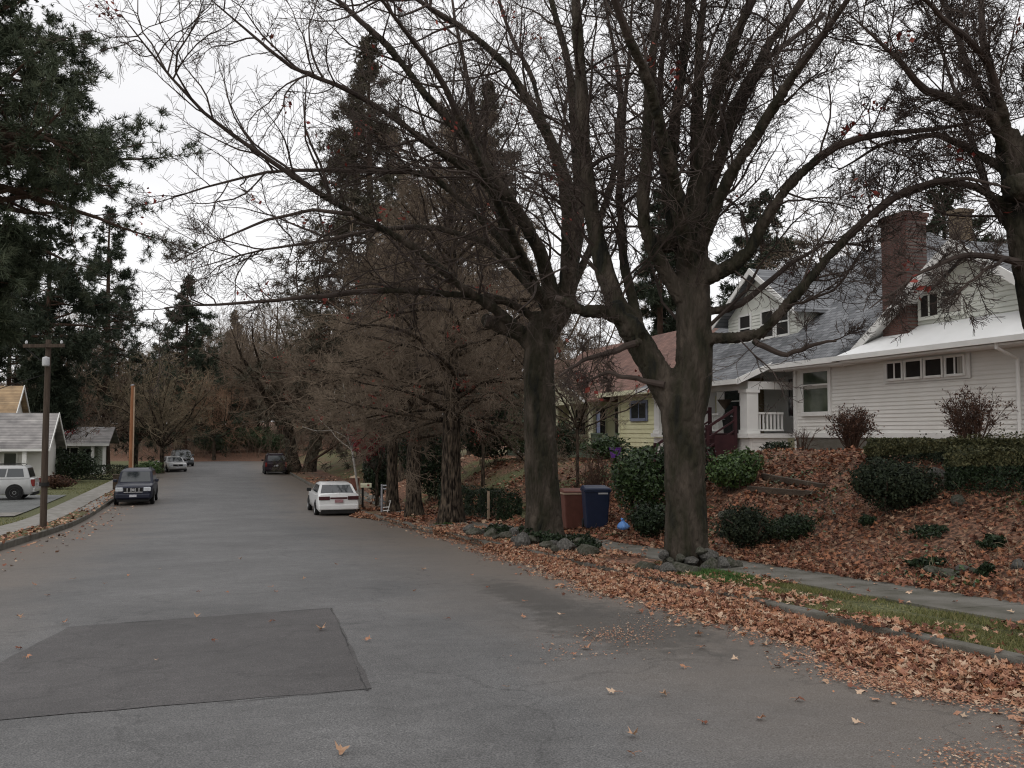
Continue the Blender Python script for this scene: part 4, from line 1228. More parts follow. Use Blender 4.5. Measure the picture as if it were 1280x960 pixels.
def clap_s(mb, s, t0, t1, z0, z1, step=.125, out=.03):            # the same on a wall that faces smaller s
    z = z0
    while z < z1 - .005:
        e = min(z + step, z1)
        a, b = s - out, s - .002
        mb.add([(t0, a, z), (t1, a, z), (t1, b, e), (t0, b, e), (t0, s, z), (t1, s, z)], [(0, 1, 2, 3), (4, 5, 1, 0)])
        z = e
    return mb

def window(th, t, s0, s1, z0, z1, trim='white_trim', glass='glass', bars=(), f=.09, mid=None, curtain=None, label=None, parent=None):
    """a window in a wall that faces the street; bars: s positions of upright bars, mid: z of the meeting rail"""
    fr = MB()
    a, b = t - .05, t + .02
    fr.box((a, s0 - f, z0 - f), (b, s0, z1 + f)); fr.box((a, s1, z0 - f), (b, s1 + f, z1 + f))
    fr.box((a, s0, z1), (b, s1, z1 + f)); fr.box((a - .03, s0, z0 - f), (b, s1, z0))
    wn = th.part('window', fr, trim, label=label, parent=parent)
    th.part('pane', MB().box((t - .024, s0, z0), (t - .02, s1, z1)), glass, parent=wn)
    sa = MB()
    for x in bars: sa.box((t - .04, x - .025, z0), (t - .025, x + .025, z1))
    if mid: sa.box((t - .042, s0, mid - .025), (t - .025, s1, mid + .025))
    if sa.v: th.part('sash', sa, trim, parent=wn)
    if curtain:
        cu = MB()
        for (y0, y1, c0, c1) in curtain: cu.box((t - .0235, y0, c0), (t - .0195, y1, c1)) if False else cu.box((t - .029, y0, c0), (t - .0245, y1, c1))
        th.part('blind', cu, 'curtain', parent=wn)
    return wn

def window_s(th, s, t0, t1, z0, z1, trim='white_trim', glass='glass', f=.09, bars=()):   # in a wall that faces smaller s
    fr = MB()
    a, b = s - .05, s + .02
    fr.box((t0 - f, a, z0 - f), (t0, b, z1 + f)); fr.box((t1, a, z0 - f), (t1 + f, b, z1 + f))
    fr.box((t0, a, z1), (t1, b, z1 + f)); fr.box((t0, a - .03, z0 - f), (t1, b, z0))
    for x in bars: fr.box((x - .03, a, z0), (x + .03, b - .04, z1))
    wn = th.part('window', fr, trim)
    th.part('pane', MB().box((t0, s - .03, z0), (t1, s - .024, z1)), glass, parent=wn)

# --- the white house
wh = Thing('white_house', 'white clapboard house with grey shingle roof, brick chimney and a low white awning roof', 'house', (17.8, 20, .9))
wb = MB()
wb.box((17.83, 12, .55), (26, 25.7, 3.72))
clap(wb, 17.84, 12, 25.7, 1.62, 3.78)
clap_s(wb, 12, 17.83, 26, 1.62, 3.78)
wh.part('wall', wb, 'white_siding')
fb = MB().box((17.86, 12.02, .2), (25.9, 25.6, 1.48)); fb.box((17.86 - .08, 12.0, .2), (17.9, 25.6, 1.47))
wh.part('foundation', fb, 'concrete_dark')
tb = MB().box((17.74, 11.95, 1.48), (17.86, 25.72, 1.62)); tb.box((17.76, 25.58, 1.62), (17.86, 25.72, 3.7)); tb.box((17.76, 11.95, 1.62), (17.86, 12.08, 3.7))
wh.part('trim_board', tb, 'white_trim')
# main roof with a hipped right end
mr = MB()
mr.prism([(17.15, 22.8, 3.86), (18.4, 22.2, 4.897), (18.4, 20.4, 4.897), (22.5, 24.8, 8.3), (22.5, 33.4, 8.3), (17.15, 33.6, 3.86)], (0, 0, -.16))
slab(mr, [(22.5, 24.8, 8.3), (27.9, 20.0, 3.86), (27.9, 33.6, 3.86), (22.5, 33.4, 8.3)], .16)
mr.prism([(18.41, 20.38, 4.89), (27.9, 20.0, 3.86), (22.5, 24.79, 8.3)], (0, 0, -.16))
roof_o = wh.part('roof', mr, 'grey_shingle')
el = MB().box((17.05, 22.7, 3.68), (17.15, 26.2, 3.84)); el.box((17.15, 22.5, 3.62), (17.82, 26.2, 3.675))
wh.part('eave_gutter', el, 'white_trim', parent=roof_o)
# cross gable: roof, rakes, wall
GS, GH, GZ = 18.7, 4.25, 6.52
cg = MB()
slab(cg, [(17.62, GS, GZ), (17.62, GS + GH, 3.82), (24.5, GS + GH, 3.82), (24.5, GS, GZ)], .1)
slab(cg, [(17.62, GS - GH, 3.82), (17.62, GS, GZ), (24.5, GS, GZ), (24.5, GS - GH, 3.82)], .1)
gr = wh.part('gable_roof', cg, 'grey_shingle')
rk = MB()
for sg in (1, -1):
    p = [(17.58, GS, GZ + .03), (17.58, GS + sg * (GH + .06), 3.80)]
    rk.prism([(p[0][0], p[0][1], p[0][2]), (p[1][0], p[1][1], p[1][2]), (p[1][0], p[1][1], p[1][2] - .24), (p[0][0], p[0][1], p[0][2] - .26)], (.05, 0, 0))
    rk.prism([(17.64, GS, GZ - .115), (17.64, GS + sg * GH, 3.705), (17.64, GS + sg * GH, 3.68), (17.64, GS, GZ - .14)], (.6, 0, 0))
wh.part('rake_board', rk, 'white_trim', parent=gr)
gw = MB()
gw.prism([(18.27, GS - 3.9, 3.9), (18.27, GS + 3.9, 3.9), (18.27, GS, 6.26)], (.1, 0, 0))
z = 4.45
while z < 6.2:
    e = min(z + .13, 6.2)
    h0, h1 = (6.26 - z) / .605, (6.26 - e) / .605
    gw.add([(18.235, GS - h0, z), (18.235, GS + h0, z), (18.266, GS + h1, e), (18.266, GS - h1, e), (18.27, GS + h0, z), (18.27, GS - h0, z)], [(0, 1, 2, 3), (0, 5, 4, 1)])
    z = e
wh.part('gable_wall', gw, 'gable_siding')
window(wh, 18.235, 19.0, 19.7, 4.76, 5.34, 'gable_siding', 'glass', curtain=[(19.02, 19.68, 4.78, 5.22)])
window(wh, 18.235, 19.82, 20.45, 4.76, 5.34, 'gable_siding', 'dark_room', bars=(20.15,), label='attic window with a raised sash')
pr = MB()
slab(pr, [(17.12, 13.4, 3.84), (18.27, 13.4, 4.56), (18.27, 21.3, 4.56), (17.12, 22.72, 3.84)], .07)
aw = wh.part('awning_roof', pr, 'white_roof')
gu = MB().box((17.0, 13.3, 3.70), (17.115, 22.75, 3.835)); gu.box((17.115, 13.3, 3.64), (17.82, 22.5, 3.69))
wh.part('gutter', gu, 'white_trim', parent=aw)
ds = MB().tube([(17.1, 16.85, 3.7), (17.1, 16.85, 3.6), (17.72, 16.85, 3.35), (17.72, 16.85, 1.5), (17.5, 16.85, 1.36)], [.045] * 5, 8)
wh.part('downspout', ds, 'white_trim')
ch = MB().box((17.92, 20.62, 4.0), (18.6, 21.62, 7.5))
ch.box((17.89, 20.59, 7.5), (18.63, 21.65, 7.58)); ch.box((17.86, 20.56, 7.58), (18.66, 21.68, 7.7))
cho = wh.part('chimney', ch, 'brick')
wh.part('chimney_cap', MB().box((18.0, 20.7, 7.702), (18.52, 21.54, 7.77)), 'concrete_dark', parent=cho)
c2 = MB().box((23.4, 24.4, 7.2), (23.9, 24.9, 8.95)); c2.box((23.35, 24.35, 8.95), (23.95, 24.95, 9.08))
wh.part('chimney', c2, 'brick_tan', label='small tan chimney behind the gable')
# big window and the four small ones
window(wh, 17.81, 23.95, 25.2, 2.28, 3.52, mid=3.12, glass='glass_green', f=.13, curtain=[(24.0, 25.15, 3.0, 3.1)])
th4 = MB().box((17.77, 18.34, 3.0), (17.80, 21.46, 3.66))
wh.part('window_casing', th4, 'white_trim')
for i in range(4):
    a = 18.52 + i * .73
    window(wh, 17.77, a, a + .56, 3.12, 3.54, glass='dark_room', bars=(a + .28,) if i in (0, 3) else (), f=.06,
           curtain=[(a + .03, a + .2, 3.13, 3.53)] if i == 0 else None)
# dormer
dm = MB()
D0, D1, DT, DP = 26.3, 31.0, 18.5, 7.4
DM = (D0 + D1) / 2
dm.prism([(DT, D0 + .15, 4.6), (DT, D1 - .15, 4.6), (DT, D1 - .15, 5.95), (DT, DM, DP - .08), (DT, D0 + .15, 5.95)], (3.0, 0, 0))
clap(dm, DT, D0 + .15, D1 - .15, 4.9, 5.95, .12)
do = wh.part('dormer', dm, 'gable_siding')
dr = MB()
slab(dr, [(DT - .45, DM, DP + .08), (DT - .45, D0 - .25, 5.75), (22, D0 - .25, 5.75), (22, DM, DP + .08)], .12)
slab(dr, [(DT - .45, D1 + .25, 5.75), (DT - .45, DM, DP + .08), (22, DM, DP + .08), (22, D1 + .25, 5.75)], .12)
wh.part('dormer_roof', dr, 'grey_shingle', parent=do)
rb = MB()
for q in (D0 - .28, D1 + .28):
    rb.prism([(DT - .48, DM, DP + .1), (DT - .48, q, 5.73), (DT - .48, q, 5.55), (DT - .48, DM, DP - .12)], (.04, 0, 0))
wh.part('dormer_rake', rb, 'white_trim', parent=do)
for a in (26.95, 27.85, 29.3):
    window(wh, DT - .012, a, a + .68, 5.0, 5.9, glass='dark_room', f=.08, mid=5.45, parent=do)
# porch
pf = MB().box((16.25, 26.0, 1.46), (19.2, 33.0, 1.6))
po = wh.part('porch', pf, 'white_trim')
sk = MB().box((16.38, 26.12, .2), (16.46, 33, 1.44)); sk.box((16.46, 26.12, .2), (17.8, 26.2, 1.44))
for k in range(1, 9):
    sk.box((16.47, 26.105, .2 + k * .14), (17.8, 26.12, .2 + k * .14 + .125))
wh.part('porch_skirt', sk, 'white_siding', parent=po)
bwall = MB().box((19.2, 25.7, 1.6), (19.35, 33, 4.2)); bwall.box((17.83, 25.7, .6), (19.3, 25.78, 4.4))
clap(bwall, 19.2, 25.75, 33, 1.62, 3.9)
wh.part('porch_wall', bwall, 'white_siding')
window(wh, 19.18, 27.0, 28.0, 2.2, 3.5, mid=2.85, curtain=[(27.1, 27.9, 2.85, 3.45)])
dmb = MB().box((19.13, 29.6, 1.6), (19.19, 30.55, 3.65))
dd = wh.part('door', dmb, 'curtain_brown'); wh.part('handle', MB().lathe([(0, -.03), (.03, -.03), (.03, .03), (0, .03)], 10, (19.1, 29.7, 2.55), 'x'), 'chrome', parent=dd)
window(wh, 19.18, 31.2, 32.3, 2.2, 3.5, mid=2.85)
prf = MB()
slab(prf, [(15.95, 26.1, 3.36), (17.5, 26.1, 4.0), (17.5, 33.6, 4.0), (15.95, 33.6, 3.36)], .1)
pro = wh.part('porch_roof', prf, 'grey_shingle')
pt = MB()
pt.prism([(15.9, 26.04, 3.38), (17.35, 26.04, 3.975), (17.35, 26.04, 3.80), (15.9, 26.04, 3.18)], (0, .05, 0))
pt.box((15.87, 26.04, 3.2), (15.95, 33.6, 3.36))
pt.box((16.42, 26.25, 3.05), (16.72, 33.2, 3.3)); pt.box((16.72, 26.25, 3.05), (19.2, 26.5, 3.3))
wh.part('porch_beam', pt, 'white_trim', parent=pro)
for s0 in (26.22, 28.95, 32.5):
    c = MB().box((16.36, s0, 1.6), (16.78, s0 + .42, 3.05)); c.box((16.32, s0 - .04, 1.6), (16.82, s0 + .46, 1.72)); c.box((16.32, s0 - .04, 2.93), (16.82, s0 + .46, 3.05))
    wh.part('column', c, 'white_trim', parent=po)
def rail(axis, a0, a1, fixed, z0, z1, m, parent, step=.14, th_=wh, nm='railing'):
    b = MB()
    def bx(u0, u1, h0, h1, w_):
        if axis == 't': b.box((u0, fixed - w_, h0), (u1, fixed + w_, h1))
        else: b.box((fixed - w_, u0, h0), (fixed + w_, u1, h1))
    bx(a0, a1, z1 - .07, z1, .05); bx(a0, a1, z0, z0 + .06, .035)
    u = a0 + step * .6
    while u < a1 - .05:
        bx(u, u + .06, z0 + .06, z1 - .07, .022); u += step
    return th_.part(nm, b, m, parent=parent)
rail('t', 16.8, 17.8, 26.36, 1.68, 2.3, 'white_trim', po)
rail('s', 28.3, 28.95, 16.55, 1.68, 2.3, 'white_trim', po)
rail('s', 29.4, 32.5, 16.55, 1.68, 2.3, 'white_trim', po)
st_ = MB()
for k in range(7):
    z1 = 1.58 - k * .17
    t1 = 16.24 - k * .3
    st_.box((t1 - .3, 26.75, .1), (t1, 28.2, z1))
    st_.box((t1 - .33, 26.72, z1), (t1, 28.23, z1 + .03))
so = wh.part('steps', st_, 'maroon')
sb = MB()
for s0 in (26.62, 28.25):
    sb.box((15.4, s0, .2), (16.22, s0 + .08, 1.56))
    sb.bar((16.2, s0 + .04, 2.4), (14.1, s0 + .04, 1.2), .07, .08)
    sb.bar((16.2, s0 + .04, 2.05), (14.1, s0 + .04, .85), .05, .05)
    sb.bar((16.2, s0 + .04, 1.72), (14.1, s0 + .04, .52), .05, .05)
    for t_, zz in ((16.18, 2.5), (15.15, 1.88), (14.1, 1.28)):
        sb.box((t_ - .05, s0 - .01, .1), (t_ + .05, s0 + .09, zz))
wh.part('stair_rail', sb, 'maroon', parent=so)
# things on the porch
for (s0, t0, h, lab) in ((27.5, 16.95, .95, 'dark covered barbecue standing behind the porch rail of the white house'), (28.35, 17.1, .8, 'lower dark covered bundle on the white porch, left of the barbecue')):
    q = Thing('covered_barbecue', lab, 'barbecue', (t0, s0, 1.6))
    b = MB(); b.smooth = True
    b.lathe([(.3, 1.6), (.33, 1.6 + h * .4), (.36, 1.6 + h * .62), (.3, 1.6 + h * .85), (.15, 1.6 + h * .98), (.01, 1.6 + h)], 16, (t0, s0, 0))
    q.part('cover', b, 'dark')
    q.part('handle', MB().tube([(t0 - .36, s0 - .12, 1.6 + h * .6), (t0 - .42, s0, 1.6 + h * .62), (t0 - .36, s0 + .12, 1.6 + h * .6)], [.015] * 3, 6), 'grey_metal')
hb = Thing('hanging_basket', 'cone shaped hanging basket under the white porch roof', 'basket', (16.6, 28.0, 2.7))
hb.part('pot', MB().lathe([(.02, 2.42), (.12, 2.55), (.24, 2.72), (.25, 2.76), (.2, 2.75)], 14, (16.6, 28.0, 0)), 'timber')
hb.part('hanger', MB().tube([(16.38, 28, 2.75), (16.6, 28, 3.06)], [.008] * 2, 4).tube([(16.82, 28, 2.75), (16.6, 28, 3.06)], [.008] * 2, 4), 'dark')
fl = Thing('porch_flag', 'narrow red cloth hanging on the porch wall beside the big window', 'flag', (18.2, 26.0, 2.4))
fq = MB()
for k in range(6):
    fq.hexa([(18.0 + k * .07, 25.98 + .02 * (k % 2), 2.5), (18.07 + k * .07, 25.98 + .02 * ((k + 1) % 2), 2.5), (18.07 + k * .07, 25.99 + .02 * ((k + 1) % 2), 2.5), (18.0 + k * .07, 25.99 + .02 * (k % 2), 2.5),
             (18.0 + k * .07, 25.98 + .02 * (k % 2), 3.4), (18.07 + k * .07, 25.98 + .02 * ((k + 1) % 2), 3.4), (18.07 + k * .07, 25.99 + .02 * ((k + 1) % 2), 3.4), (18.0 + k * .07, 25.99 + .02 * (k % 2), 3.4)])
fl.part('cloth', fq, 'red_cloth'); fl.part('rod', MB().tube([(17.95, 26.0, 3.42), (18.5, 26.0, 3.42)], [.012] * 2, 6), 'dark')

# --- the yellow house
yh = Thing('yellow_house', 'pale yellow board house with a red shingle roof and a posted front porch', 'house', (19, 42, .6))
yb = MB().box((19.03, 34.2, -.4), (27, 42.0, 3.6)); clap(yb, 19.03, 34.2, 42.0, .75, 3.55, .21, .03)
yb.box((21.0, 42.0, .2), (27, 57.5, 3.6)); clap(yb, 21.0, 42.0, 57, 1.0, 3.4, .21, .02)
yh.part('wall', yb, 'yellow_siding')
yh.part('corner_board', MB().box((18.95, 41.92, .7), (19.1, 42.08, 3.5)), 'cream_trim')
yr = MB()
slab(yr, [(18.4, 33.6, 3.62), (23.5, 34.4, 7.1), (23.5, 57.5, 7.1), (18.4, 58, 3.62)], .15)
slab(yr, [(23.5, 34.4, 7.1), (28.5, 33.6, 3.62), (28.5, 58, 3.62), (23.5, 57.5, 7.1)], .15)
slab(yr, [(18.4, 33.6, 3.62), (28.5, 33.6, 3.62), (23.5, 34.4, 7.1), (23.5, 34.4, 7.1)], .15)
yro = yh.part('roof', yr, 'red_shingle')
yh.part('eave_board', MB().box((18.3, 33.6, 3.38), (18.4, 43.4, 3.6)), 'cream_trim', parent=yro)
pg = MB()
pg.prism([(17.95, 43.4, 3.32), (17.95, 57, 3.32), (17.95, 50.2, 5.7)], (.12, 0, 0))
for k in range(10):
    z0 = 3.36 + k * .21; h = (5.7 - z0) * 6.8 / 2.38; h1 = (5.7 - z0 - .2) * 6.8 / 2.38
    pg.add([(17.92, 50.2 - h, z0), (17.92, 50.2 + h, z0), (17.945, 50.2 + h1, z0 + .2), (17.945, 50.2 - h1, z0 + .2)], [(0, 1, 2, 3)])
pgo = yh.part('porch_gable', pg, 'cream_trim')
pgr = MB()
for sg in (1, -1):
    slab(pgr, [(17.5, 50.2, 5.85), (17.5, 50.2 + sg * 7.4, 3.26), (22, 50.2 + sg * 7.4, 3.26), (22, 50.2, 5.85)], .1)
yh.part('gable_roof', pgr, 'red_shingle', parent=pgo)
pgk = MB()
for sg in (1, -1):
    pgk.prism([(17.46, 50.2, 5.87), (17.46, 50.2 + sg * 7.45, 3.27), (17.46, 50.2 + sg * 7.45, 3.06), (17.46, 50.2, 5.62)], (.04, 0, 0))
yh.part('rake_board', pgk, 'white_trim', parent=pgo)
yh.part('beam', MB().box((17.95, 43.4, 3.12), (18.25, 57, 3.31)), 'cream_trim', parent=pgo)
yp = MB().box((17.8, 42.0, .82), (21, 57, 1.0))
ypo = yh.part('porch', yp, 'green_paint')
ysk = MB()
for k in range(6): ysk.box((17.9, 42.1, .1 + k * .12), (17.94, 57, .1 + k * .12 + .1))
yh.part('porch_skirt', ysk, 'green_paint', parent=ypo)
for s0 in (43.5, 46.15, 48.5, 52.6, 56.6):
    yh.part('column', MB().box((18.02, s0, 1.0), (18.2, s0 + .18, 3.12)).box((17.98, s0 - .04, 1.0), (18.24, s0 + .22, 1.12)), 'cream_trim', parent=ypo)
rail('s', 42.1, 43.5, 18.1, 1.05, 1.6, 'green_paint', ypo, th_=yh)
rail('s', 45.4, 46.15, 18.1, 1.05, 1.85, 'white_trim', ypo, th_=yh)
yd = yh.part('door', MB().box((20.94, 43.3, 1.0), (20.975, 44.25, 3.0)), 'cream_trim')
yh.part('wreath', MB().lathe([(.1, -.02), (.16, -.03), (.22, -.02), (.16, .03)], 14, (20.9, 43.8, 2.35), 'x'), 'juniper', parent=yd)
window(yh, 20.97, 45.6, 46.9, 1.5, 3.0, 'cream_trim', 'glass', f=.1, mid=2.3)
window(yh, 20.97, 48.2, 49.6, 1.5, 3.0, 'cream_trim', 'glass', f=.1, mid=2.3)
window(yh, 20.97, 51.2, 52.8, 1.5, 3.0, 'cream_trim', 'glass', f=.1, mid=2.3)
window(yh, 19.0, 39.0, 40.6, 2.3, 3.0, 'blue_grey', 'glass', f=.14, bars=(39.8,))
yst = MB()
for k in range(4): yst.box((17.75 - (k + 1) * .3, 48.9, .05), (17.75 - k * .3, 50.6, .84 - k * .19))
yso = yh.part('steps', yst, 'concrete_old')
yhr = MB()
for s0 in (48.85, 50.6):
    yhr.bar((17.7, s0, 1.75), (16.5, s0, .95), .06); yhr.bar((17.7, s0, 1.4), (16.5, s0, .6), .05)
    yhr.box((16.46, s0 - .04, 0), (16.54, s0 + .04, 1.02)); yhr.box((17.66, s0 - .04, .8), (17.74, s0 + .04, 1.85))
yh.part('stair_rail', yhr, 'white_trim', parent=yso)
be = Thing('porch_bench', 'dark slatted bench on the yellow porch beside the corner wall', 'bench', (20.3, 42.9, 1.0))
b = MB()
for k in range(3): b.box((19.95 + k * .14, 42.3, 1.42), (20.06 + k * .14, 43.2, 1.45))
be.part('seat', b, 'timber')
b = MB()
for k in range(3): b.box((20.42, 42.3, 1.52 + k * .12), (20.45, 43.2, 1.61 + k * .12))
be.part('backrest', b, 'timber')
for (a, c, h) in ((19.97, 42.35, 1.42), (19.97, 43.1, 1.42), (20.4, 42.35, 1.88), (20.4, 43.1, 1.88)):
    be.part('leg', MB().box((a, c, 1.0), (a + .06, c + .06, h)), 'timber')
pf_ = Thing('porch_flag', 'pale lavender flag hanging by the corner of the yellow porch', 'flag', (18.3, 43.0, 1.2))
b = MB()
for k in range(8):
    y0, y1 = 42.85 + k * .05, 42.9 + k * .05
    a0, a1 = 18.3 + .03 * math.sin(k * 1.6), 18.3 + .03 * math.sin(k * 1.6 + 1.6)
    z0 = 1.45 + .04 * math.sin(k * .9)
    b.hexa([(a0, y0, z0), (a0 + .006, y0, z0), (a1 + .006, y1, z0), (a1, y1, z0), (a0, y0, 2.7), (a0 + .006, y0, 2.7), (a1 + .006, y1, 2.7), (a1, y1, 2.7)])
pf_.part('cloth', b, 'blue_grey'); pf_.part('rod', MB().tube([(18.3, 42.8, 2.72), (18.3, 43.3, 2.72)], [.012] * 2, 6), 'timber')

# --- grey roofed house at the left edge
lh = Thing('grey_roofed_house', 'white house with a pale grey gable roof and a tan roofed part, left edge', 'house', (-10.5, 70.3, -1.9))
zb = -2.2
b = MB().box((-30, 68.0, zb), (-10.9, 72.7, .72))
b.prism([(-10.9, 68.0, .70), (-10.9, 72.7, .70), (-10.9, 70.35, 2.5)], (-.2, 0, 0))
clap_s(b, 68.0, -30, -10.9, -1.7, .7, .16)
lh.part('wall', b, 'white_siding')
b = MB()
slab(b, [(-30, 70.35, 2.95), (-30, 66.9, .6), (-10.4, 66.9, .6), (-10.4, 70.35, 2.95)], .14)
slab(b, [(-30, 73.8, .6), (-30, 70.35, 2.95), (-10.4, 70.35, 2.95), (-10.4, 73.8, .6)], .14)
lr = lh.part('roof', b, 'pale_shingle')
b = MB()
for q in (66.85, 73.85):
    b.prism([(-10.36, 70.35, 3.0), (-10.36, q, .6), (-10.36, q, .38), (-10.36, 70.35, 2.74)], (-.05, 0, 0))
b.box((-30, 66.8, .4), (-10.4, 66.9, .56))
lh.part('rake_board', b, 'white_trim', parent=lr)
b = MB().box((-30, 71.7, 0), (-13.6, 75.5, 3.1)); b.prism([(-13.6, 71.7, 3.1), (-13.6, 75.5, 3.1), (-13.6, 73.6, 4.75)], (-.2, 0, 0)); clap_s(b, 71.7, -30, -13.6, 1.5, 3.1, .16)
up = lh.part('upper_storey', b, 'white_siding')
b = MB()
slab(b, [(-30, 73.6, 4.95), (-30, 71.1, 2.9), (-13.2, 71.1, 2.9), (-13.2, 73.6, 4.95)], .14)
slab(b, [(-30, 76.1, 2.9), (-30, 73.6, 4.95), (-13.2, 73.6, 4.95), (-13.2, 76.1, 2.9)], .14)
lh.part('upper_roof', b, 'tan_shingle', parent=up)
b = MB()
for q in (71.05, 76.15):
    b.prism([(-13.16, 73.6, 5.0), (-13.16, q, 2.9), (-13.16, q, 2.7), (-13.16, 73.6, 4.74)], (-.05, 0, 0))
lh.part('rake_board', b, 'white_trim', parent=up)
for a in (-15.9, -14.0, -12.9): window_s(lh, 67.97, a - .35, a + .35, -.9, .25, f=.1)
window_s(lh, 71.66, -17.8, -14.6, 2.1, 2.75, glass='curtain', f=.08, bars=(-16.2,))
b = MB(); slab(b, [(-26, 68.0, 1.35), (-26, 65.6, .55), (-14.6, 65.6, .55), (-14.6, 68.0, 1.35)], .1)
lh.part('porch_roof', b, 'tan_shingle')
for a in (-24, -20, -17, -14.8): lh.part('column', MB().box((a - .1, 65.8, -1.9), (a + .1, 66, .47)), 'white_trim')
for a in (-10.75, -11.9): lh.part('column', MB().box((a - .13, 67.0, -1.95), (a + .13, 67.26, .45)), 'white_trim')
lh.part('door', MB().box((-19.4, 67.9, -1.8), (-18.4, 67.96, .2)), 'dark')

# --- small green house further on
gh = Thing('small_green_house', 'small pale green house with a white posted porch beyond the bare dark trunk', 'house', (-9.5, 86, -2))
b = MB().box((-17, 86, -2.3), (-9.6, 92, .7)); clap_s(b, 86, -17, -9.6, -1.8, .7, .18)
gh.part('wall', b, 'pale_green')
b = MB(); slab(b, [(-17.6, 89, 2.1), (-17.6, 84.4, .72), (-8.6, 84.4, .72), (-8.6, 89, 2.1)], .14); slab(b, [(-17.6, 93, .72), (-17.6, 89, 2.1), (-8.6, 89, 2.1), (-8.6, 93, .72)], .14)
gr_ = gh.part('roof', b, 'pale_shingle')
gh.part('fascia', MB().box((-17.6, 84.3, .48), (-8.6, 84.4, .7)), 'white_trim', parent=gr_)
for a in (-9.0, -9.9, -13.5): gh.part('column', MB().box((a - .12, 84.6, -2), (a + .12, 84.84, .58)), 'white_trim')
window_s(gh, 85.96, -12.4, -11.2, -.9, .3, bars=(-11.8,))
gh.part('door', MB().box((-10.8, 85.9, -1.9), (-10.1, 85.95, .2)), 'dark')
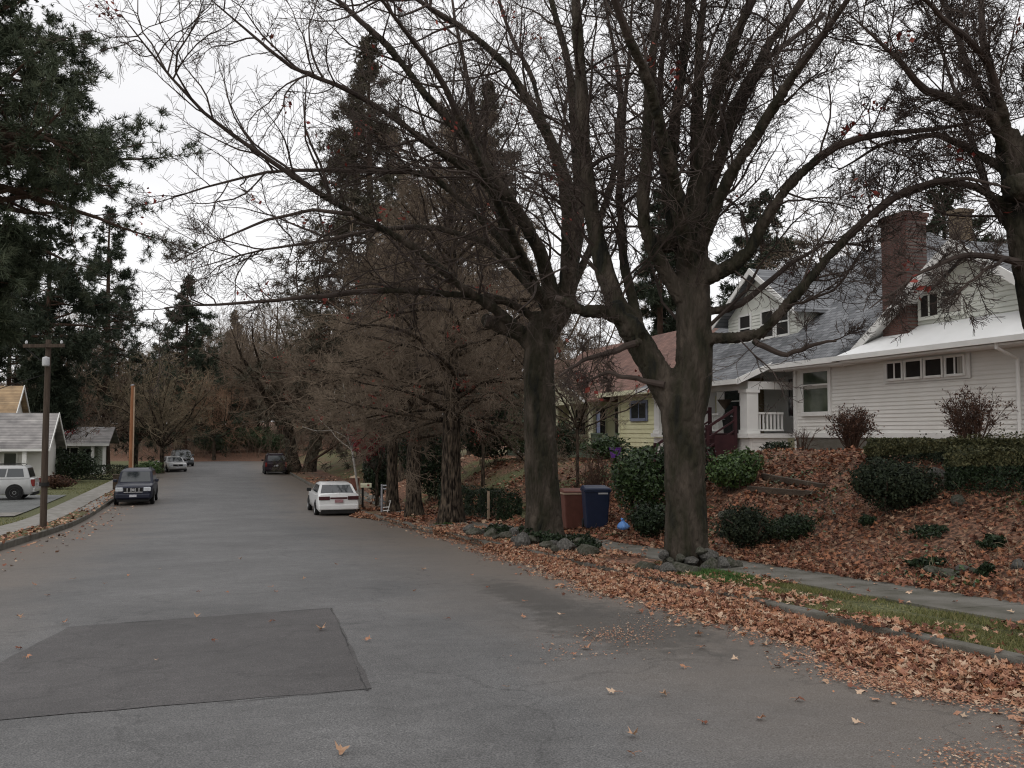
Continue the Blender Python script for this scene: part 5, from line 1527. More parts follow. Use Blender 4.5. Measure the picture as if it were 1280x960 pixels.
# ------------------------------------------------------------------ vehicles (local x across, y forward)
def car(name, label, s, t, rot, paint, L_, wd, belt, roof, hood, deck, cab, kind, group=None, rear=True):
    """cab: y of windscreen base, roof front, roof rear, rear window base"""
    z0 = float(crown(s, t)) if abs(t) < 6 else float(gz(s, t)) + .045
    th = Thing(name, label, 'car', (t, s, z0), group, rot=rot)
    hl, hw = L_ / 2, wd / 2
    yb0, yr0, yr1, yb1 = cab
    suv = kind == 'suv'
    def ring(y, wsc, zb, zt, cr=.02):
        w_ = hw * wsc
        return [(-w_ * .86, y, zb), (-w_ * .985, y, zb + .14), (-w_, y, zb + (zt - zb) * .55), (-w_ * .965, y, zt - .07), (-w_ * .86, y, zt), (0, y, zt + cr),
                (w_ * .86, y, zt), (w_ * .965, y, zt - .07), (w_, y, zb + (zt - zb) * .55), (w_ * .985, y, zb + .14), (w_ * .86, y, zb)]
    zb = .26 if suv else .2
    st_ = [(-hl, .9, zb + .16, deck - .20), (-hl + .05, .95, zb + .06, deck - .05), (-hl + .16, .985, zb, deck), (yb1, 1, zb, belt if not suv else deck + .01), (yr1, 1, zb, belt), (0, 1, zb, belt), (yb0, 1, zb, belt - .01),
           (hl - .55, .985, zb, hood), (hl - .2, .95, zb, hood - .07), (hl - .05, .88, zb + .06, hood - .18), (hl, .8, zb + .14, hood - .32)]
    v = []; f = []
    for a in st_: v += ring(*a)
    n = 11
    for k in range(len(st_) - 1):
        for i in range(n):
            j = (i + 1) % n
            f.append((k * n + i, (k + 1) * n + i, (k + 1) * n + j, k * n + j))
    b = MB().add(v, f)
    for k, o_ in ((0, 1), (len(st_) - 1, -1)):
        c = np.mean(v[k * n:(k + 1) * n], 0)
        b.add(np.vstack([v[k * n:(k + 1) * n], [c]]), [(i, (i + 1) % n, n, n)[::1] if o_ > 0 else ((i + 1) % n, i, n, n) for i in range(n)])
    P = lambda nm, mb, m, par=None, **k_: th.part(nm, mb, m, parent=par, off=False, **k_)
    body = P('body', b, paint, sharp=40)
    # cabin
    wb_, wr = hw * .93, hw * (.80 if suv else .72)
    lo, mid_, hi = belt - .02, belt + (roof - belt) * .82, roof
    def q(y0, y1, w_, z): return [(-w_, y0, z), (w_, y0, z), (w_, y1, z), (-w_, y1, z)]
    k8 = .18
    A = q(yb1, yb0, wb_, lo)
    B = q(yr1 - (yr1 - yb1) * k8, yr0 + (yb0 - yr0) * k8, wr + (wb_ - wr) * k8, mid_)
    C = q(yr1 + .12, yr0 - .15, wr * .86, hi)
    cb_ = MB(); cb_.hexa(A + B); cb_.hexa(B + C)
    cabin = P('cabin', cb_, paint, sharp=35)
    A, B = [np.array(x, float) for x in A], [np.array(x, float) for x in B]
    def pane(nm, c0, c1, c2, c3, mx, mz0, mz1, par=cabin, mt='car_glass', o=.012):
        nrm = np.cross(c1 - c0, c3 - c0); nrm /= np.linalg.norm(nrm)
        pts = []
        for (x, y) in ((mx, mz0), (1 - mx, mz0), (1 - mx, mz1), (mx, mz1)):
            pts.append(c0 * (1 - x) * (1 - y) + c1 * x * (1 - y) + c2 * x * y + c3 * (1 - x) * y)
        pts = np.array(pts)
        return P(nm, MB().hexa(np.vstack([pts - nrm * .01, pts + nrm * o])), mt, par)
    pane('rear_window', A[0], A[1], B[1], B[0], .07, .12, .96)
    pane('windscreen', A[2], A[3], B[3], B[2], .07, .06, .97)
    for sgn in (1, -1):
        a, b2, c2, d2 = (A[1], A[2], B[2], B[1]) if sgn > 0 else (A[3], A[0], B[0], B[3])
        def sub(x0, x1):
            l = lambda p, q_, x: p * (1 - x) + q_ * x
            pane('side_window', l(a, b2, x0), l(a, b2, x1), l(d2, c2, x1), l(d2, c2, x0), .04, .16, .93)
        cuts = (.06, .5, .94) if not suv else (.05, .33, .64, .93)
        for x0, x1 in zip(cuts[:-1], cuts[1:]): sub(x0, x1)
    # wheels
    rw = .36 if suv else .31
    for y in (hl - .93, -hl + .9):
        for sx in (1, -1):
            c = (sx * (hw - .09), y, rw)
            P('wheel_arch', MB().lathe([(0, -.02), (rw + .07, -.02), (rw + .07, .02), (0, .02)], 20, (sx * (hw - .012), y, rw + .02), 'x'), 'dark', body)
            wl = P('wheel', MB().lathe([(rw * .62, -.1), (rw * .93, -.1), (rw, -.06), (rw, .06), (rw * .93, .1), (rw * .62, .1)], 22, (c[0] + sx * .025, c[1], c[2]), 'x'), 'tyre')
            P('rim', MB().lathe([(0, -.07), (rw * .25, -.075), (rw * .3, -.05), (rw * .6, -.07), (rw * .64, -.1), (rw * .64, .1), (rw * .6, .07), (rw * .3, .05), (rw * .25, .075), (0, .07)], 18, (c[0] + sx * .024, c[1], c[2]), 'x'), 'rim', wl)
    # mirrors, bumpers, lamps, plates
    for sx in (1, -1):
        m_ = MB().box((sx * (hw - .02) - (.0 if sx > 0 else .2), yb0 - .42, belt + .0), (sx * (hw - .02) + (.2 if sx > 0 else .0), yb0 - .3, belt + .15))
        P('mirror', m_, 'dark' if not suv else paint, bevel=.03)
    bz = zb + .1
    P('rear_bumper', MB().box((-hw * .93, -hl - .05, bz), (hw * .93, -hl + .14, bz + .24)), paint, bevel=.05)
    P('valance', MB().box((-hw * .82, -hl - .01, zb - .06), (hw * .82, -hl + .2, bz + .02)), 'dark')
    P('valance', MB().box((-hw * .8, hl - .25, zb - .06), (hw * .8, hl - .06, bz)), 'dark')
    P('front_bumper', MB().box((-hw * .88, hl - .14, bz), (hw * .88, hl + .07, bz + .24)), paint, bevel=.05)
    tz = deck - .30 if not suv else deck - .34
    for sx in (1, -1):
        if suv: x0, x1, z0_, z1_ = hw * .8, hw * .965, deck - .42, deck - .06
        else: x0, x1, z0_, z1_ = hw * .42, hw * .93, deck - .29, deck - .13
        P('tail_light', MB().box((min(sx * x0, sx * x1), -hl - .03, z0_), (max(sx * x0, sx * x1), -hl + .16, z1_)), 'lamp_smoke' if not suv else 'lamp_red', bevel=.015)
        x0, x1 = hw * .52, hw * .9
        P('headlight', MB().box((min(sx * x0, sx * x1), hl - .22, hood - .34), (max(sx * x0, sx * x1), hl + .02, hood - .14)), 'lamp_clear', bevel=.03)
    P('number_plate', MB().box((-.18, -hl - .062, deck - .4), (.18, -hl - .01, deck - .27)), 'plate_red' if not suv else 'plate')
    P('number_plate', MB().box((-.17, hl + .072, bz + .08), (.17, hl + .085, bz + .2)), 'plate')
    gl = MB().box((-hw * .48, hl - .1, hood - .36), (hw * .48, hl + .035, hood - .16))
    g_ = P('grille', gl, 'dark', bevel=.02)
    gc = MB()
    if suv:
        for x in (-.28, -.1, .1, .28): gc.box((x - .025, hl + .037, hood - .35), (x + .025, hl + .05, hood - .17))
        gc.box((-hw * .48, hl + .037, hood - .40), (hw * .48, hl + .048, hood - .36))
    gc.lathe([(0, 0), (.07, 0), (.07, .02), (0, .02)], 12, (0, hl + .04, hood - .26), 'y')
    P('grille_bar', gc, 'chrome', g_)
    if not suv:
        P('trunk_trim', MB().box((-hw * .4, -hl - .015, deck - .25), (hw * .4, -hl + .06, deck - .17)), 'lamp_smoke' if rear else paint)
    if suv:
        for sx in (1, -1):
            P('roof_rail', MB().tube([(sx * wr * .8, yr1 + .2, roof), (sx * wr * .8, yr1 + .3, roof + .07), (sx * wr * .8, yr0 - .35, roof + .07), (sx * wr * .8, yr0 - .25, roof)], [.018] * 4, 6), 'dark')
    return th

car('saloon_car', 'white saloon car seen from behind, parked at the right kerb on the leaves', 43.6, 5.15, PHI, 'car_white', 4.9, 1.86, .96, 1.43, .93, 1.02, (.95, .25, -1.2, -1.85), 'sedan')
car('sport_utility_car', 'dark blue four wheel drive facing us at the left kerb', 53.0, -4.0, PHI + math.pi, 'car_blue', 4.55, 1.86, 1.12, 1.78, 1.06, 1.12, (.95, .35, -1.95, -2.15), 'suv')
car('saloon_car', 'silver saloon car facing us far down the left kerb', 94, -3.9, PHI + math.pi + .22, 'car_silver', 4.6, 1.78, .95, 1.42, .88, .98, (.95, .25, -1.1, -1.75), 'sedan', rear=False)
car('sport_utility_car', 'dark grey van like car behind the far silver saloon', 108, -3.6, PHI + math.pi + .2, 'car_grey', 4.6, 1.86, 1.1, 1.75, 1.02, 1.1, (1.1, .4, -2.0, -2.15), 'suv')
car('sport_utility_car', 'dark red four wheel drive seen from behind at the far right kerb', 86, 5.0, PHI, 'car_red', 4.5, 1.9, 1.12, 1.8, 1.05, 1.12, (.95, .35, -1.95, -2.15), 'suv')
car('sport_utility_car', 'white estate car side on in the driveway at the left edge', 54.6, -11.45, PHI + math.pi / 2, 'car_silver', 4.8, 1.86, 1.1, 1.75, 1.05, 1.1, (1.0, .35, -2.0, -2.2), 'suv')

# ------------------------------------------------------------------ bins, posts, poles
def wheeled_bin(name, label, px, Y, w_, d_, h, m, rot=0, lidm=None, lift=.12):
    p = gpt(px, Y)
    th = Thing(name, label, 'bin', tuple(p), street=False, rot=PHI * .2 + rot)
    P = lambda nm, mb, mm, par=None, **k: th.part(nm, mb, mm, parent=par, off=False, **k)
    lo = .82
    b = MB()
    b.hexa([(-w_ / 2 * lo, -d_ / 2 * lo, .03), (w_ / 2 * lo, -d_ / 2 * lo, .03), (w_ / 2 * lo, d_ / 2 * lo, .03), (-w_ / 2 * lo, d_ / 2 * lo, .03),
            (-w_ / 2, -d_ / 2, h * .9), (w_ / 2, -d_ / 2, h * .9), (w_ / 2, d_ / 2, h * .9), (-w_ / 2, d_ / 2, h * .9)])
    P('body', b, m, bevel=.03)
    P('rim', MB().box((-w_ / 2 - .025, -d_ / 2 - .025, h * .87), (w_ / 2 + .025, d_ / 2 + .025, h * .915)), lidm or m, bevel=.01)
    lb = MB()
    lb.hexa([(-w_ / 2 - .03, -d_ / 2 - .04, h * .92), (w_ / 2 + .03, -d_ / 2 - .04, h * .92), (w_ / 2 + .03, d_ / 2 + .03, h * .92), (-w_ / 2 - .03, d_ / 2 + .03, h * .92),
             (-w_ / 2, -d_ / 2, h * .965), (w_ / 2, -d_ / 2, h * .965), (w_ / 2 * .9, d_ / 2, h), (-w_ / 2 * .9, d_ / 2, h)])
    P('lid', lb, m, bevel=.02)
    P('handle', MB().tube([(-w_ * .35, d_ / 2 + .02, h * .86), (-w_ * .35, d_ / 2 + .12, h * .88), (w_ * .35, d_ / 2 + .12, h * .88), (w_ * .35, d_ / 2 + .02, h * .86)], [.016] * 4, 6), m)
    for sx in (1, -1):
        P('wheel', MB().lathe([(0, -.03), (.11, -.03), (.12, 0), (.11, .03), (0, .03)], 14, (sx * w_ * .43, d_ * .4, .12), 'x'), 'tyre')
    return P
P = wheeled_bin('wheeled_bin', 'dark blue wheeled bin beside the second big street tree', 744, 23.6, .64, .7, 1.08, 'bin_blue')
P('label_strip', MB().box((.02, -.3545, .885), (.26, -.3505, .925)), 'plate')
P = wheeled_bin('wheeled_bin', 'brown yard bin with a pale rim left of the blue bin', 716, 24.6, .62, .66, 1.06, 'bin_brown', rot=.1, lidm='bin_edge')

bg_ = Thing('rubbish_bag', 'crumpled bright blue plastic bag on the leaf pile right of the blue bin', 'bag', tuple(gpt(778, 21.6, .12)), street=False)
b = MB(); b.smooth = True
pr_ = [(.02, 0), (.13, .02), (.17, .09), (.13, .17), (.05, .22), (.03, .26), (.06, .3), (.01, .29)]
b.lathe([(r_ * .8, z_ * .85) for r_, z_ in pr_], 18)
vv = b.v[0]; aa = np.arctan2(vv[:, 1], vv[:, 0])
b.v[0] = vv * np.stack([1 + .25 * np.sin(aa * 5 + vv[:, 2] * 20), 1.2 + .25 * np.cos(aa * 4 + vv[:, 2] * 9), 1 + .1 * np.sin(aa * 3)], -1)
bg_.part('bag', b, 'bag_blue', off=False)

def pole(name, label, px, Y, base_t, h, r, m, arm=False, s=None):
    t = base_t
    u = (px - 640) / F
    Y = t / (CP * u + SP) if s is None else Y
    p = gpt(px, Y)
    th = Thing(name, label, 'pole', tuple(p), street=False, rot=PHI)
    b = MB(); b.smooth = True
    b.tube([(0, 0, -.3), (0, 0, h * .5), (.02, 0, h)], [r, r * .92, r * .8], 14)
    th.part('post', b, m, off=False)
    return th, h
pp, h = pole('utility_pole', 'dark wooden utility pole with a short cross arm and a pale can near its top', 57, 0, -5.68, 6.5, .115, 'pole_wood')
pp.part('cross_arm', MB().bar((-.75, -.13, 6.25), (.55, -.13, 6.3), .1, .12), 'pole_wood', off=False)
b = MB(); b.smooth = True; b.lathe([(0, 5.55), (.11, 5.56), (.12, 5.6), (.12, 5.82), (.11, 5.86), (0, 5.9)], 14, (0, -.3, 0))
pp.part('can', b, 'pole_can', off=False)
pp.part('bracket', MB().bar((0, -.1, 5.72), (0, -.3, 5.72), .05).bar((-.7, -.13, 6.2), (0, -.14, 5.6), .03), 'dark', off=False)
pp.part('insulator', MB().lathe([(.03, 0), (.05, .03), (.04, .1), (0, .13)], 8, (-.65, -.13, 6.32)).lathe([(.03, 0), (.05, .03), (.04, .1), (0, .13)], 8, (.45, -.13, 6.36)), 'pole_can', off=False)
pp.part('guy_wire', MB().tube([(-.05, 0, 5.3), (-3.0, 0, 4.2), (-7, -.5, 3.0)], [.012] * 3, 5), 'dark', off=False)
pp.part('sign_band', MB().lathe([(.15, 1.42), (.16, 1.42), (.16, 1.55), (.15, 1.55)], 14), 'dark', off=False)
q, h = pole('utility_pole', 'orange brown wooden pole behind the dark blue four wheel drive', 164.5, 62, 0, 6.7, .15, 'pole_orange', s=1)
q.part('lit_stripe', MB().tube([(.13, -.1, .2), (.13, -.1, 6.6)], [.045, .045], 8), 'bin_edge', off=False)  # pale strip added to give the pole its lit right edge
q.part('pole_cap', MB().lathe([(.13, 6.68), (.13, 6.74), (0, 6.78)], 12), 'grey_metal', off=False)

sg_ = Thing('sign_post', 'slim grey post with two short arms by the last kerb tree', 'post', tuple(gpt(478, 40.8)), street=False)
b = MB().tube([(0, 0, -.2), (0, 0, 1.2)], [.055, .05], 10)
sg_.part('post', b, 'grey_metal', off=False)
sg_.part('arm', MB().box((-.03, -.03, 1.12), (.3, .03, 1.17)), 'plate', off=False)
sg_.part('arm', MB().box((-.03, -.03, .98), (.28, .03, 1.03)), 'plate', off=False)
st2 = Thing('wire_stand', 'small white wire stand leaning at the foot of the last kerb tree', 'stand', tuple(gpt(486, 39.2)), street=False)
st2.part('frame', MB().tube([(-.05, 0, 0), (.1, 0, .55), (.02, 0, .52)], [.018] * 3, 6).tube([(-.22, 0, .12), (.05, 0, .14)], [.018] * 2, 6).tube([(-.22, 0, .26), (.05, 0, .28)], [.018] * 2, 6), 'white_trim', off=False)
mb_ = Thing('mailbox', 'pale mailbox on a black post right of the white saloon car', 'mailbox', tuple(gpt(454, 43.5)), street=False, rot=.2)
mb_.part('post', MB().tube([(0, 0, -.1), (0, 0, .95)], [.05, .05], 8).box((-.06, -.06, 0), (.14, .06, .06)), 'dark', off=False)
b = MB()
sec = [(-.11, .95), (.11, .95), (.11, 1.08), (.07, 1.15), (-.07, 1.15), (-.11, 1.08)]
b.prism([(-.1, x, z) for x, z in sec], (.5, 0, 0))
mb_.part('box', b, 'cream_trim', off=False)
mb_.part('flag', MB().box((.2, -.125, 1.02), (.3, -.113, 1.1)), 'lamp_red', off=False)
bb = Thing('yard_bin', 'small brown bin on the leaves beyond the white saloon car', 'bin', tuple(gpt(444, 56)), street=False)
b = MB(); b.lathe([(0, 0), (.22, 0), (.28, .7), (.3, .72), (.3, .76), (0, .78)], 14)
bb.part('body', b, 'bin_brown', off=False)
bb.part('lid', MB().lathe([(.32, .76), (.32, .8), (.1, .88), (.04, .92), (0, .92)], 14), 'bin_edge', off=False)
fb_ = Thing('slatted_box', 'dark brown slatted wooden box by the left sidewalk behind the blue car', 'box', tuple(gpt(149, 58)), street=False, rot=PHI)
b = MB()
for k in range(7): b.box((-.28 + k * .08, -.3, .05), (-.22 + k * .08, -.27, .88)); b.box((.26, -.28 + k * .08, .05), (.29, -.22 + k * .08, .88))
b.box((-.28, -.265, .02), (.255, .27, .8))
fb_.part('side_panel', b, 'timber', off=False); fb_.part('lid', MB().box((-.32, -.34, .885), (.33, .32, .93)), 'timber', off=False)
pu = Thing('planter', 'purple tub planter in front of the yellow porch', 'planter', tuple(gpt(769, 36.5)), street=False)
pu.part('tub', MB().lathe([(0, .25), (.17, .25), (.24, .62), (.26, .64), (.22, .64), (.2, .55), (0, .55)], 16), 'purple', off=False)
pu.part('stand', MB().box((-.18, -.18, 0), (.18, .18, .25)), 'timber', off=False)
oc = Thing('bucket', 'small orange bucket under the yellow wall beside the clipped dome shrub', 'bucket', tuple(gpt(829, 37.0, .2)), street=False)
oc.part('body', MB().lathe([(0, 0), (.13, 0), (.17, .32), (.18, .34), (.15, .34), (.14, .1), (0, .1)], 14), 'orange', off=False)
oc.part('handle', MB().tube([(-.17, 0, .32), (-.1, -.05, .42), (.1, -.05, .42), (.17, 0, .32)], [.008] * 4, 5), 'grey_metal', off=False)

# pale stake in front of the ivy hedge
sk_ = Thing('wooden_stake', 'pale wooden stake with a foot board before the ivy hedge', 'stake', tuple(gst(29.6, 8.62)), rot=PHI, street=False)
sk_.part('stake', MB().box((-.035, -.03, -.1), (.035, .03, 1.0)), 'bin_edge', off=False)
sk_.part('foot_board', MB().box((-.05, -.2, 0), (.3, -.04, .05)), 'bin_edge', off=False)

# timber edges of the bank
for i, (p0_, p1_, lab) in enumerate([((954, 598), (1030, 611), 'upper dark timber edging on the leaf bank'), ((936, 614), (1018, 620), 'lower dark timber edging on the leaf bank')]):
    a, c = bank_pt(*p0_), bank_pt(*p1_)
    o = put('timber_edging', MB().bar(a + [0, 0, .05], c + [0, 0, .03], .11, .13), 'timber', tuple(a), bevel=.012)
    o.location = Vector(a); props(o, lab, 'timber')

# ------------------------------------------------------------------ stones
def stone_mesh(seed, flat=.7):
    rg = np.random.default_rng(seed)
    n, m = 12, 18
    th_ = np.linspace(0.02, math.pi - .02, n); ph = np.arange(m) * 2 * math.pi / m
    T_, P_ = np.meshgrid(th_, ph, indexing='ij')
    d = np.stack([np.sin(T_) * np.cos(P_), np.sin(T_) * np.sin(P_), np.cos(T_)], -1)
    r_ = np.ones((n, m))
    for _ in range(16):
        k = unit(rg.normal(0, 1, 3)); c = rg.uniform(.5, .9)
        dd_ = (d * k).sum(-1)
        r_ = np.where(dd_ * r_ > c, c / np.maximum(dd_, .01), r_)
    v = (d * r_[..., None] * [1, .85, flat]).reshape(-1, 3)
    f = [(i * m + j, (i + 1) * m + j, (i + 1) * m + (j + 1) % m, i * m + (j + 1) % m) for i in range(n - 1) for j in range(m)]
    return MB().add(v, f)
stones = []
for i in range(5):
    me = stone_mesh(200 + i).mesh('boulder'); me.materials.append(MATS['stone' if i % 2 else 'stone_moss'])
    me.polygons.foreach_set('use_smooth', np.ones(len(me.polygons), bool)); me.set_sharp_from_angle(angle=R(28))
    stones.append(me)
def stone(i, p, size, rot, label, group):
    o = bpy.data.objects.new('boulder', stones[i % 5]); COL.objects.link(o)
    o.location = Vector(p); o.scale = (size, size * (.7 + .3 * math.sin(i * 2.7) ** 2), size * (.75 + .35 * math.cos(i * 1.9) ** 2)); o.rotation_euler = (0, 0, rot)
    props(o, label, 'boulder', group)
rg = np.random.default_rng(5)
tb = gpt(857, 15.0)
k = 0
for i in range(13):
    a = -2.9 + i * .26
    rr_ = .5 + .28 * rg.random()
    x, y = tb[0] + math.cos(a) * rr_, tb[1] + math.sin(a) * rr_
    s, t = ST(x, y)
    stone(k, (x, y, float(gz(s, t)) + .05), rg.uniform(.09, .24), rg.random() * 6, 'weathered boulder in the ring round the foot of the forked street tree', 'boulders round the forked street tree'); k += 1
for i in range(7):
    a = -2.7 + i * .36
    x, y = tb[0] + math.cos(a) * .45, tb[1] + math.sin(a) * .45
    s, t = ST(x, y)
    stone(k, (x, y, float(gz(s, t)) + rg.uniform(.12, .3)), rg.uniform(.08, .19), rg.random() * 6, 'weathered boulder in the ring round the foot of the forked street tree', 'boulders round the forked street tree'); k += 1
for i in range(24):
    s = 16.4 + i * .33; t = 6.72 + .35 * math.sin(i * 2.1) + .1 * math.sin(i * 5.3)
    stone(k, gst(s, t, .1), rg.uniform(.12, .34), rg.random() * 6, 'dark rough boulder in the row between the two big street trees', 'boulders between the two big street trees'); k += 1
for i, (px, Y, sz) in enumerate([(1166, 12.35, .2), (1182, 12.15, .17), (1200, 12.2, .13), (1150, 12.9, .14), (1268, 11.7, .14), (1215, 11.95, .1)]):
    stone(k, gpt(px, Y, .05), sz, i, 'mossy stone half buried in leaves at the foot of the bank above the sidewalk', 'mossy stones on the bank'); k += 1
for i, (px, Y, sz) in enumerate([(912, 19.5, .3), (905, 18.4, .22), (1188, 15.8, .25), (1170, 16.4, .22), (1196, 15.0, .2), (905, 15.4, .14), (890, 15.1, .16)]):
    stone(k, gpt(px, Y, .03), sz, i, 'dark stone sunk into the leaf bank beside its shrubs', 'dark stones among the bank shrubs'); k += 1

for i in range(8):
    s_ = 16.9 + i * .85
    shrub('ground_cover', 'dark ivy clump among the boulders between the two big street trees', 180 + i, gst(s_, 6.95 + .2 * math.sin(i * 1.7), 0), (.3, .26, .16), 420, .035, 'ivy', cat='plant', group='ivy clumps among the boulders', stems=False)
# ------------------------------------------------------------------ fallen leaves and grass
def maple_leaves(rg, pts, nrm, size, tilt=.35):
    n = len(pts)
    ang = np.radians([-90, -62, -28, -8, 22, 42, 62, 90, 118, 138, 158, 188, 208, 242])
    rad = np.array([.35, .5, .95, .5, 1.0, .55, .62, 1.1, .62, .55, 1.0, .5, .95, .5])
    m = len(ang)
    N = unit(nrm + rg.normal(0, tilt, (n, 3)))
    a = unit(np.cross(N, rg.normal(0, 1, (n, 3)))); b = np.cross(N, a)
    s = (size * rg.uniform(.65, 1.25, n))[:, None, None]
    c1, c2 = rg.normal(.1, .35, (n, 1)), rg.normal(0, .3, (n, 1))
    x = rad * np.cos(ang); y = rad * np.sin(ang)
    jx = 1 + rg.normal(0, .1, (n, m))
    hgt = c1 * x ** 2 + c2 * x * y + .25 * c1 * y ** 2 + rg.normal(0, .08, (n, m))
    v = pts[:, None, :] + s * (a[:, None, :] * (x * jx)[..., None] + b[:, None, :] * (y * jx)[..., None] + N[:, None, :] * hgt[..., None])
    v = np.concatenate([v, pts[:, None, :]], 1).reshape(-1, 3)
    i = np.arange(m)
    f = np.stack([i, (i + 1) % m, np.full(m, m), np.full(m, m)], -1)
    f = (f[None] + (np.arange(n) * (m + 1))[:, None, None]).reshape(-1, 4)
    return v, f, np.repeat(rg.random(n), m + 1)
rg = np.random.default_rng(77)
_e = sorted(ground_st(*p) for p in [(440, 645), (500, 655), (560, 671), (640, 696), (700, 721), (770, 738), (850, 762), (950, 797), (1010, 812), (1110, 838), (1200, 862), (1290, 880)])
ES = np.array([p[0] for p in _e]); ET = np.array([p[1] for p in _e])
def edge(s):                                   # road edge of the leaf drift in the gutter
    return np.interp(s, ES, ET) + .16 * np.sin(s * .9) + .1 * np.sin(s * 2.3 + 1) + .05 * np.sin(s * 5.1)
def drift_z(s, t):
    e = edge(s)
    k = np.clip((t - e) / (6.15 - e), 0, 1)
    return crown(s, t) + .105 * smooth(k * 1.5) * (.75 + .4 * wob(s * 2.2, t * 3)) - .012 * (k <= 0)
sv = np.arange(3.5, 43, .12); 
V = []
for j, u in enumerate(np.linspace(0, 1, 10)):
    e = edge(sv) + .1
    t_ = e + (6.17 - e) * u
    V.append(np.stack([t_, sv, drift_z(sv, t_) - .012 - (.02 if j == 0 else 0)], -1))
V = np.array(V).transpose(1, 0, 2)
n, m = V.shape[:2]
i = (np.arange(n - 1)[:, None] * m + np.arange(m - 1)[None]).ravel()
o = street('leaf_litter', MB().add(V.reshape(-1, 3), np.stack([i, i + 1, i + m + 1, i + m], -1)), 'litter_bed', kind='stuff')
o.data.polygons.foreach_set('use_smooth', np.ones(len(o.data.polygons), bool))

lv = MB()
UP = np.array([[0, 0, 1.0]])
def scatter(s, t, zf, size, lob, tilt=.4, lift=.03):
    p = W(s, t, zf(s, t) + np.abs(rg.normal(0, lift, len(s))) + .012)
    nr = np.repeat(UP, len(s), 0)
    sz = np.full(len(s), size)
    if lob: lv.add(*maple_leaves(rg, p, nr, sz, tilt))
    else: lv.add(*leaf_quads(rg, p, sz, .7, nr, tilt))
# gutter drift
N_ = 19000
s = 3.5 + 14.5 * rg.random(N_); e = edge(s); t = e - .06 + (6.22 - e + .06) * rg.random(N_) ** .85
scatter(s, t, drift_z, .042, True, .5, .02)
N_ = 7000
s = 18 + 7 * rg.random(N_); e = edge(s); t = e + (6.22 - e) * rg.random(N_) ** .85
scatter(s, t, drift_z, .055, False, .5, .02)
N_ = 8500
s = 24 + 19 * rg.random(N_); e = edge(s); t = e + (6.22 - e) * rg.random(N_) ** .85
scatter(s, t, drift_z, .07, False, .4, .03)
# ragged fringe on the road side
N_ = 1300
s = 4 + 30 * rg.random(N_); t = edge(s) - np.abs(rg.normal(0, .28, N_))
scatter(s, t, lambda a, b: crown(a, b), .04, True, .3, .006)
# planting strip and sidewalk
def strip_mask(s, t): return (np.sin(s * 1.1 + 2) + np.sin(s * 2.7 + t * 3) + .8 * np.sin(t * 5 - s * .6)) > rg.normal(.55, .55, len(s))
N_ = 9000
s = 5 + 23 * rg.random(N_); t = 6.2 + 1.15 * rg.random(N_); k = strip_mask(s, t) | (s > 16.5)
scatter(s[k], t[k], gz, .042, True, .4, .02)
N_ = 160
s = 4 + 24 * rg.random(N_); t = 7.4 + 1.0 * rg.random(N_)
scatter(s, t, lambda a, b: zr(a) + .185, .04, True, .3, .006)
# leaves lying over the kerb
N_ = 5200
s = 4 + 26 * rg.random(N_); t = 6.12 + .42 * rg.random(N_); k = np.sin(s * 1.7 + 1) + np.sin(s * .6) + rg.normal(0, .5, N_) > -.25
scatter(s[k], t[k], lambda a, b: zr(a) + .13, .042, True, .4, .015)
gutter = lv; lv = MB()
# the bank, thick
N_ = 34000
s = 2.5 + 25 * rg.random(N_); t = 8.3 + 5.6 * rg.random(N_) ** 1.25
q_ = np.where(t < 8.45, .6, 1); k = (rg.random(N_) < q_) & (wob(s * 1.7, t * 1.7) + rg.normal(0, .4, N_) > -.62)
def gz2(s, t): return np.where(t < 8.42, zr(s) + .185, gz(s, t))
sk, tk = s[k], t[k]; nearb = sk < 15
scatter(sk[nearb], tk[nearb], gz2, .046, True, .55, .03)
scatter(sk[~nearb], tk[~nearb], gz2, .052, False, .55, .03)
N_ = 6000
s = 27 + 16 * rg.random(N_); t = 8.3 + 8 * rg.random(N_) ** 1.4; k = wob(s, t) + rg.normal(0, .5, N_) > -.1
scatter(s[k], t[k], gz, .085, False, .4, .03)
N_ = 2500
s = 27 + 16 * rg.random(N_); t = 6.4 + 1.9 * rg.random(N_); k = (wob(s * 1.4, t) > -.15) & ~((s > 25.6) & (s < 28.8) & (rg.random(N_) < .75))
scatter(s[k], t[k], gz, .08, False, .4, .03)
bank_l = lv; lv = gutter
N_ = 1500
s = 44 + 30 * rg.random(N_); t = 6.5 + 9 * rg.random(N_)
scatter(s, t, gz, .1, False, .4, .02)
N_ = 900
s = 10 + 60 * rg.random(N_); t = -5.2 - .85 * rg.random(N_)
scatter(s, t, gz, .07, False, .4, .02)
N_ = 260
s = 14 + 45 * rg.random(N_); t = -4.9 + 1.3 * rg.random(N_) ** 2
scatter(s, t, lambda a, b: crown(a, b), .06, False, .3, .006)
# crushed leaf crumbs on the asphalt beside the drift
def crumbs(n, quad, size):
    a_, b_, c_, d_ = [np.array(ground_st(*p)) for p in quad]
    u, v = [np.clip(rg.normal(.5, .24, (n, 1)), -.2, 1.2) for _ in range(2)]
    q_ = a_ * (1 - u) * (1 - v) + b_ * u * (1 - v) + c_ * u * v + d_ * (1 - u) * v
    k = wob(q_[:, 0] * 4, q_[:, 1] * 5) + rg.normal(0, .5, n) > -.25
    scatter(q_[k, 0], q_[k, 1], lambda x, y: crown(x, y), size, False, .2, .003)
crumbs(11000, [(1000, 822), (1290, 872), (1290, 902), (1010, 846)], .012)
crumbs(1100, [(660, 800), (830, 760), (880, 805), (690, 830)], .012)
crumbs(1700, [(1130, 925), (1340, 900), (1380, 1000), (1140, 975)], .011)
N_ = 9000
s = 5 + 24 * rg.random(N_); t = edge(s) - np.abs(rg.normal(0, .22, N_))
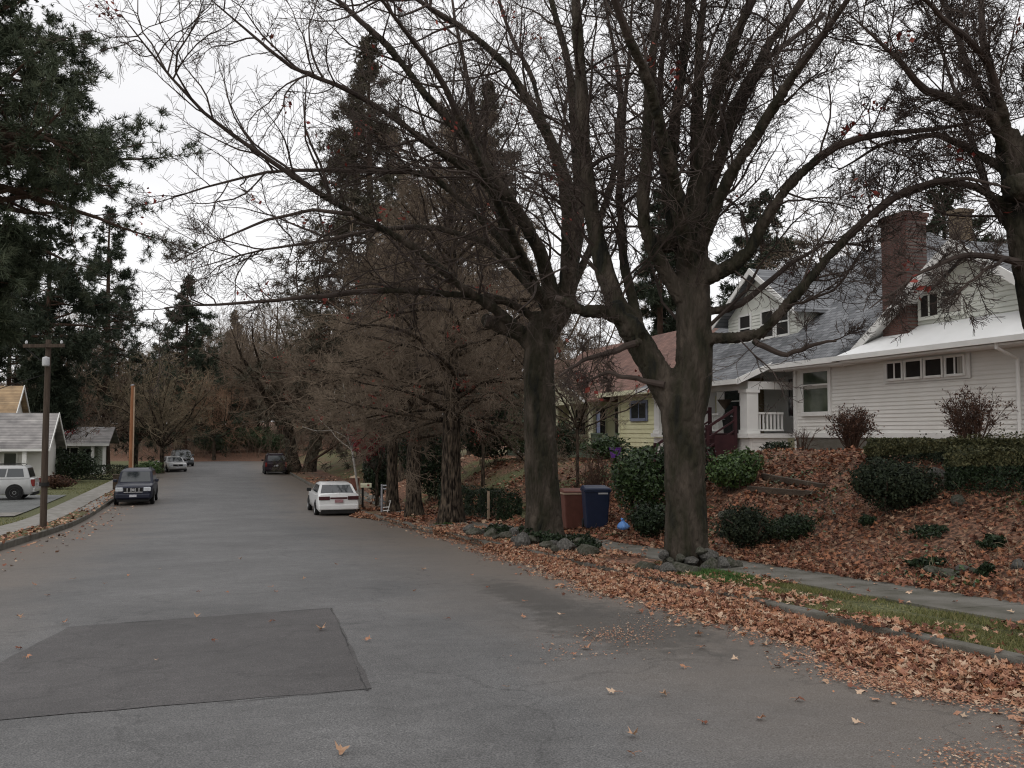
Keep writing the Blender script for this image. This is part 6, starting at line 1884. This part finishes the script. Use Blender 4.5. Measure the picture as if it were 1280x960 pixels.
scatter(s, t, lambda a, b: crown(a, b), .013, False, .2, .003)
o = put('fallen_leaves', lv, 'litter'); o['kind'] = 'stuff'
o = put('bank_leaves', bank_l, 'litter_bank'); o['kind'] = 'stuff'

iv = MB()
N_ = 9000
s = 4 + 17 * rg.random(N_); t = 8.5 + 4.6 * rg.random(N_)
k = np.sin(s * 1.9 + 1.7 * np.sin(t * 1.6)) + np.sin(t * 2.6 - s * 1.1 + 2) + .6 * np.sin(s * 4.7 + t * 3.9) + rg.normal(0, .28, N_) > 1.25
iv.add(*leaf_quads(rg, W(s[k], t[k], gz(s[k], t[k]) + .05 + .07 * rg.random(k.sum())), np.full(k.sum(), .036), .6, np.repeat(UP, k.sum(), 0), .6))
o = put('ground_ivy', iv, 'laurel'); o['kind'] = 'stuff'
dw = MB()
N_ = 900
s = 4 + 20 * rg.random(N_); t = 8.5 + 5 * rg.random(N_)
p0 = W(s, t, gz(s, t))
d0 = np.stack([rg.normal(0, .5, N_), rg.normal(0, .5, N_), np.full(N_, .7)], -1)
dw.add(*tubes(*grow(rg, p0, d0, rg.uniform(.1, .38, N_), np.full(N_, .005), np.full(N_, .003), 5, .25, -.3), 3))
o = put('fallen_twigs', dw, 'twig_tan'); o['kind'] = 'stuff'

gb = MB()
def blades(s, t, hgt, wd, zf=gz):
    n = len(s)
    p = W(s, t, zf(s, t) - .015)
    a = rg.random(n) * 6.28
    side = np.stack([np.cos(a), np.sin(a), a * 0], -1) * wd
    tip = p + np.stack([rg.normal(0, .45, n), rg.normal(0, .45, n), np.ones(n)], -1) * (hgt * rg.uniform(.5, 1.2, n))[:, None]
    v = np.stack([p - side, p + side, tip], 1).reshape(-1, 3)
    f = np.arange(n * 3).reshape(-1, 3)
    return v, f, np.repeat(rg.random(n), 3)
N_ = 42000
s = 4 + 10.2 * rg.random(N_); t = 6.37 + .97 * rg.random(N_)
k = (np.sin(s * 1.3) + np.sin(s * 3.1 + t * 4) + rg.normal(.9, .8, N_)) > -.2
gb.add(*blades(s[k], t[k], .05, .0035))
N_ = 16000
s = 14 + 60 * rg.random(N_); t = -7.4 - 9 * rg.random(N_) ** 1.5
k = ~((s > 43) & (s < 58.2))
gb.add(*blades(s[k], t[k], .07, .012))
N_ = 6000
s = 28 + 18 * rg.random(N_); t = 10 + 8 * rg.random(N_)
gb.add(*blades(s, t, .08, .01))
o = put('grass', gb, 'grass_blade'); o['kind'] = 'stuff'
gg = MB()
for (px, Y, a, n_) in ((640, 22.0, .55, 2600), (664, 21.3, .4, 1800), (520, 34.8, .5, 1200), (556, 30.2, .45, 900), (890, 13.6, .5, 3500), (915, 13.0, .45, 3000)):
    p = gpt(px, Y); s0, t0 = ST(p[0], p[1])
    s = s0 + rg.normal(0, a * .6, n_); t = np.clip(t0 + rg.normal(0, a * .3, n_), 6.4, 7.3)
    gg.add(*blades(s, t, .075, .006))
o = put('green_grass', gg, 'grass_green'); o['kind'] = 'stuff'

# single leaves lying on the road
lm = []
for i in range(6):
    q_ = np.random.default_rng(300 + i)
    mb = MB().add(*maple_leaves(q_, np.zeros((1, 3)), UP, np.array([1.0]), .15))
    mb.r[0][:] = [.35, .6, .8, .15, .95, .5][i]
    mb.tube([(0, -.3, 0), (.1, -1.1, .1), (.15, -1.5, .05)], [.03, .025, .03], 4, cap=False)
    me = mb.mesh('maple_leaf'); me.materials.append(MATS['litter']); lm.append(me)
spots = [(427, 943, .05, 'curled orange brown leaf lying alone at the bottom edge of the road'), (790, 946, .06, 'tan leaf near the bottom edge, right of the road centre')]
GL = 'brown maple leaf lying on the open road surface, one of the scattered singles'
for (px, py, sz) in [(402, 788, .075), (340, 778, .06), (765, 868, .075), (733, 812, .075), (718, 820, .05), (854, 836, .075), (791, 922, .06), (999, 877, .065), (918, 826, .07), (872, 795, .07), (878, 811, .06), (35, 823, .06), (24, 773, .06), (23, 812, .06), (92, 725, .07), (43, 732, .06), (345, 741, .06), (340, 735, .06), (246, 772, .06), (248, 741, .05), (634, 862, .04),
                     (655, 773, .05), (655, 753, .05), (518, 740, .06), (380, 725, .05), (267, 802, .05), (195, 828, .04), (460, 802, .05), (284, 742, .05), (130, 731, .05), (530, 713, .06), (610, 735, .06), (700, 770, .06), (80, 780, .06), (590, 720, .06), (470, 700, .06), (300, 700, .06), (560, 775, .05), (1070, 905, .06), (950, 900, .05), (60, 745, .06), (160, 720, .06), (830, 870, .05), (880, 905, .05), (200, 712, .05), (420, 706, .05)]:
    spots.append((px, py, sz, GL))
for i, (px, py, sz, lab) in enumerate(spots):
    s, t = ground_st(px, py)
    o = bpy.data.objects.new('maple_leaf', lm[i % 6 if i else 2]); COL.objects.link(o)
    o.location = Vector(W(s, t, float(crown(s, t)) + .018 + (.008 if i < 40 else 0)))
    sz = sz * (.72 if i else 1)
    o.scale = (sz, sz, sz * 1.6); o.rotation_euler = (.1, .1, i * 1.9)
    props(o, lab, 'leaf', 'single leaves on the road' if lab == GL else None)
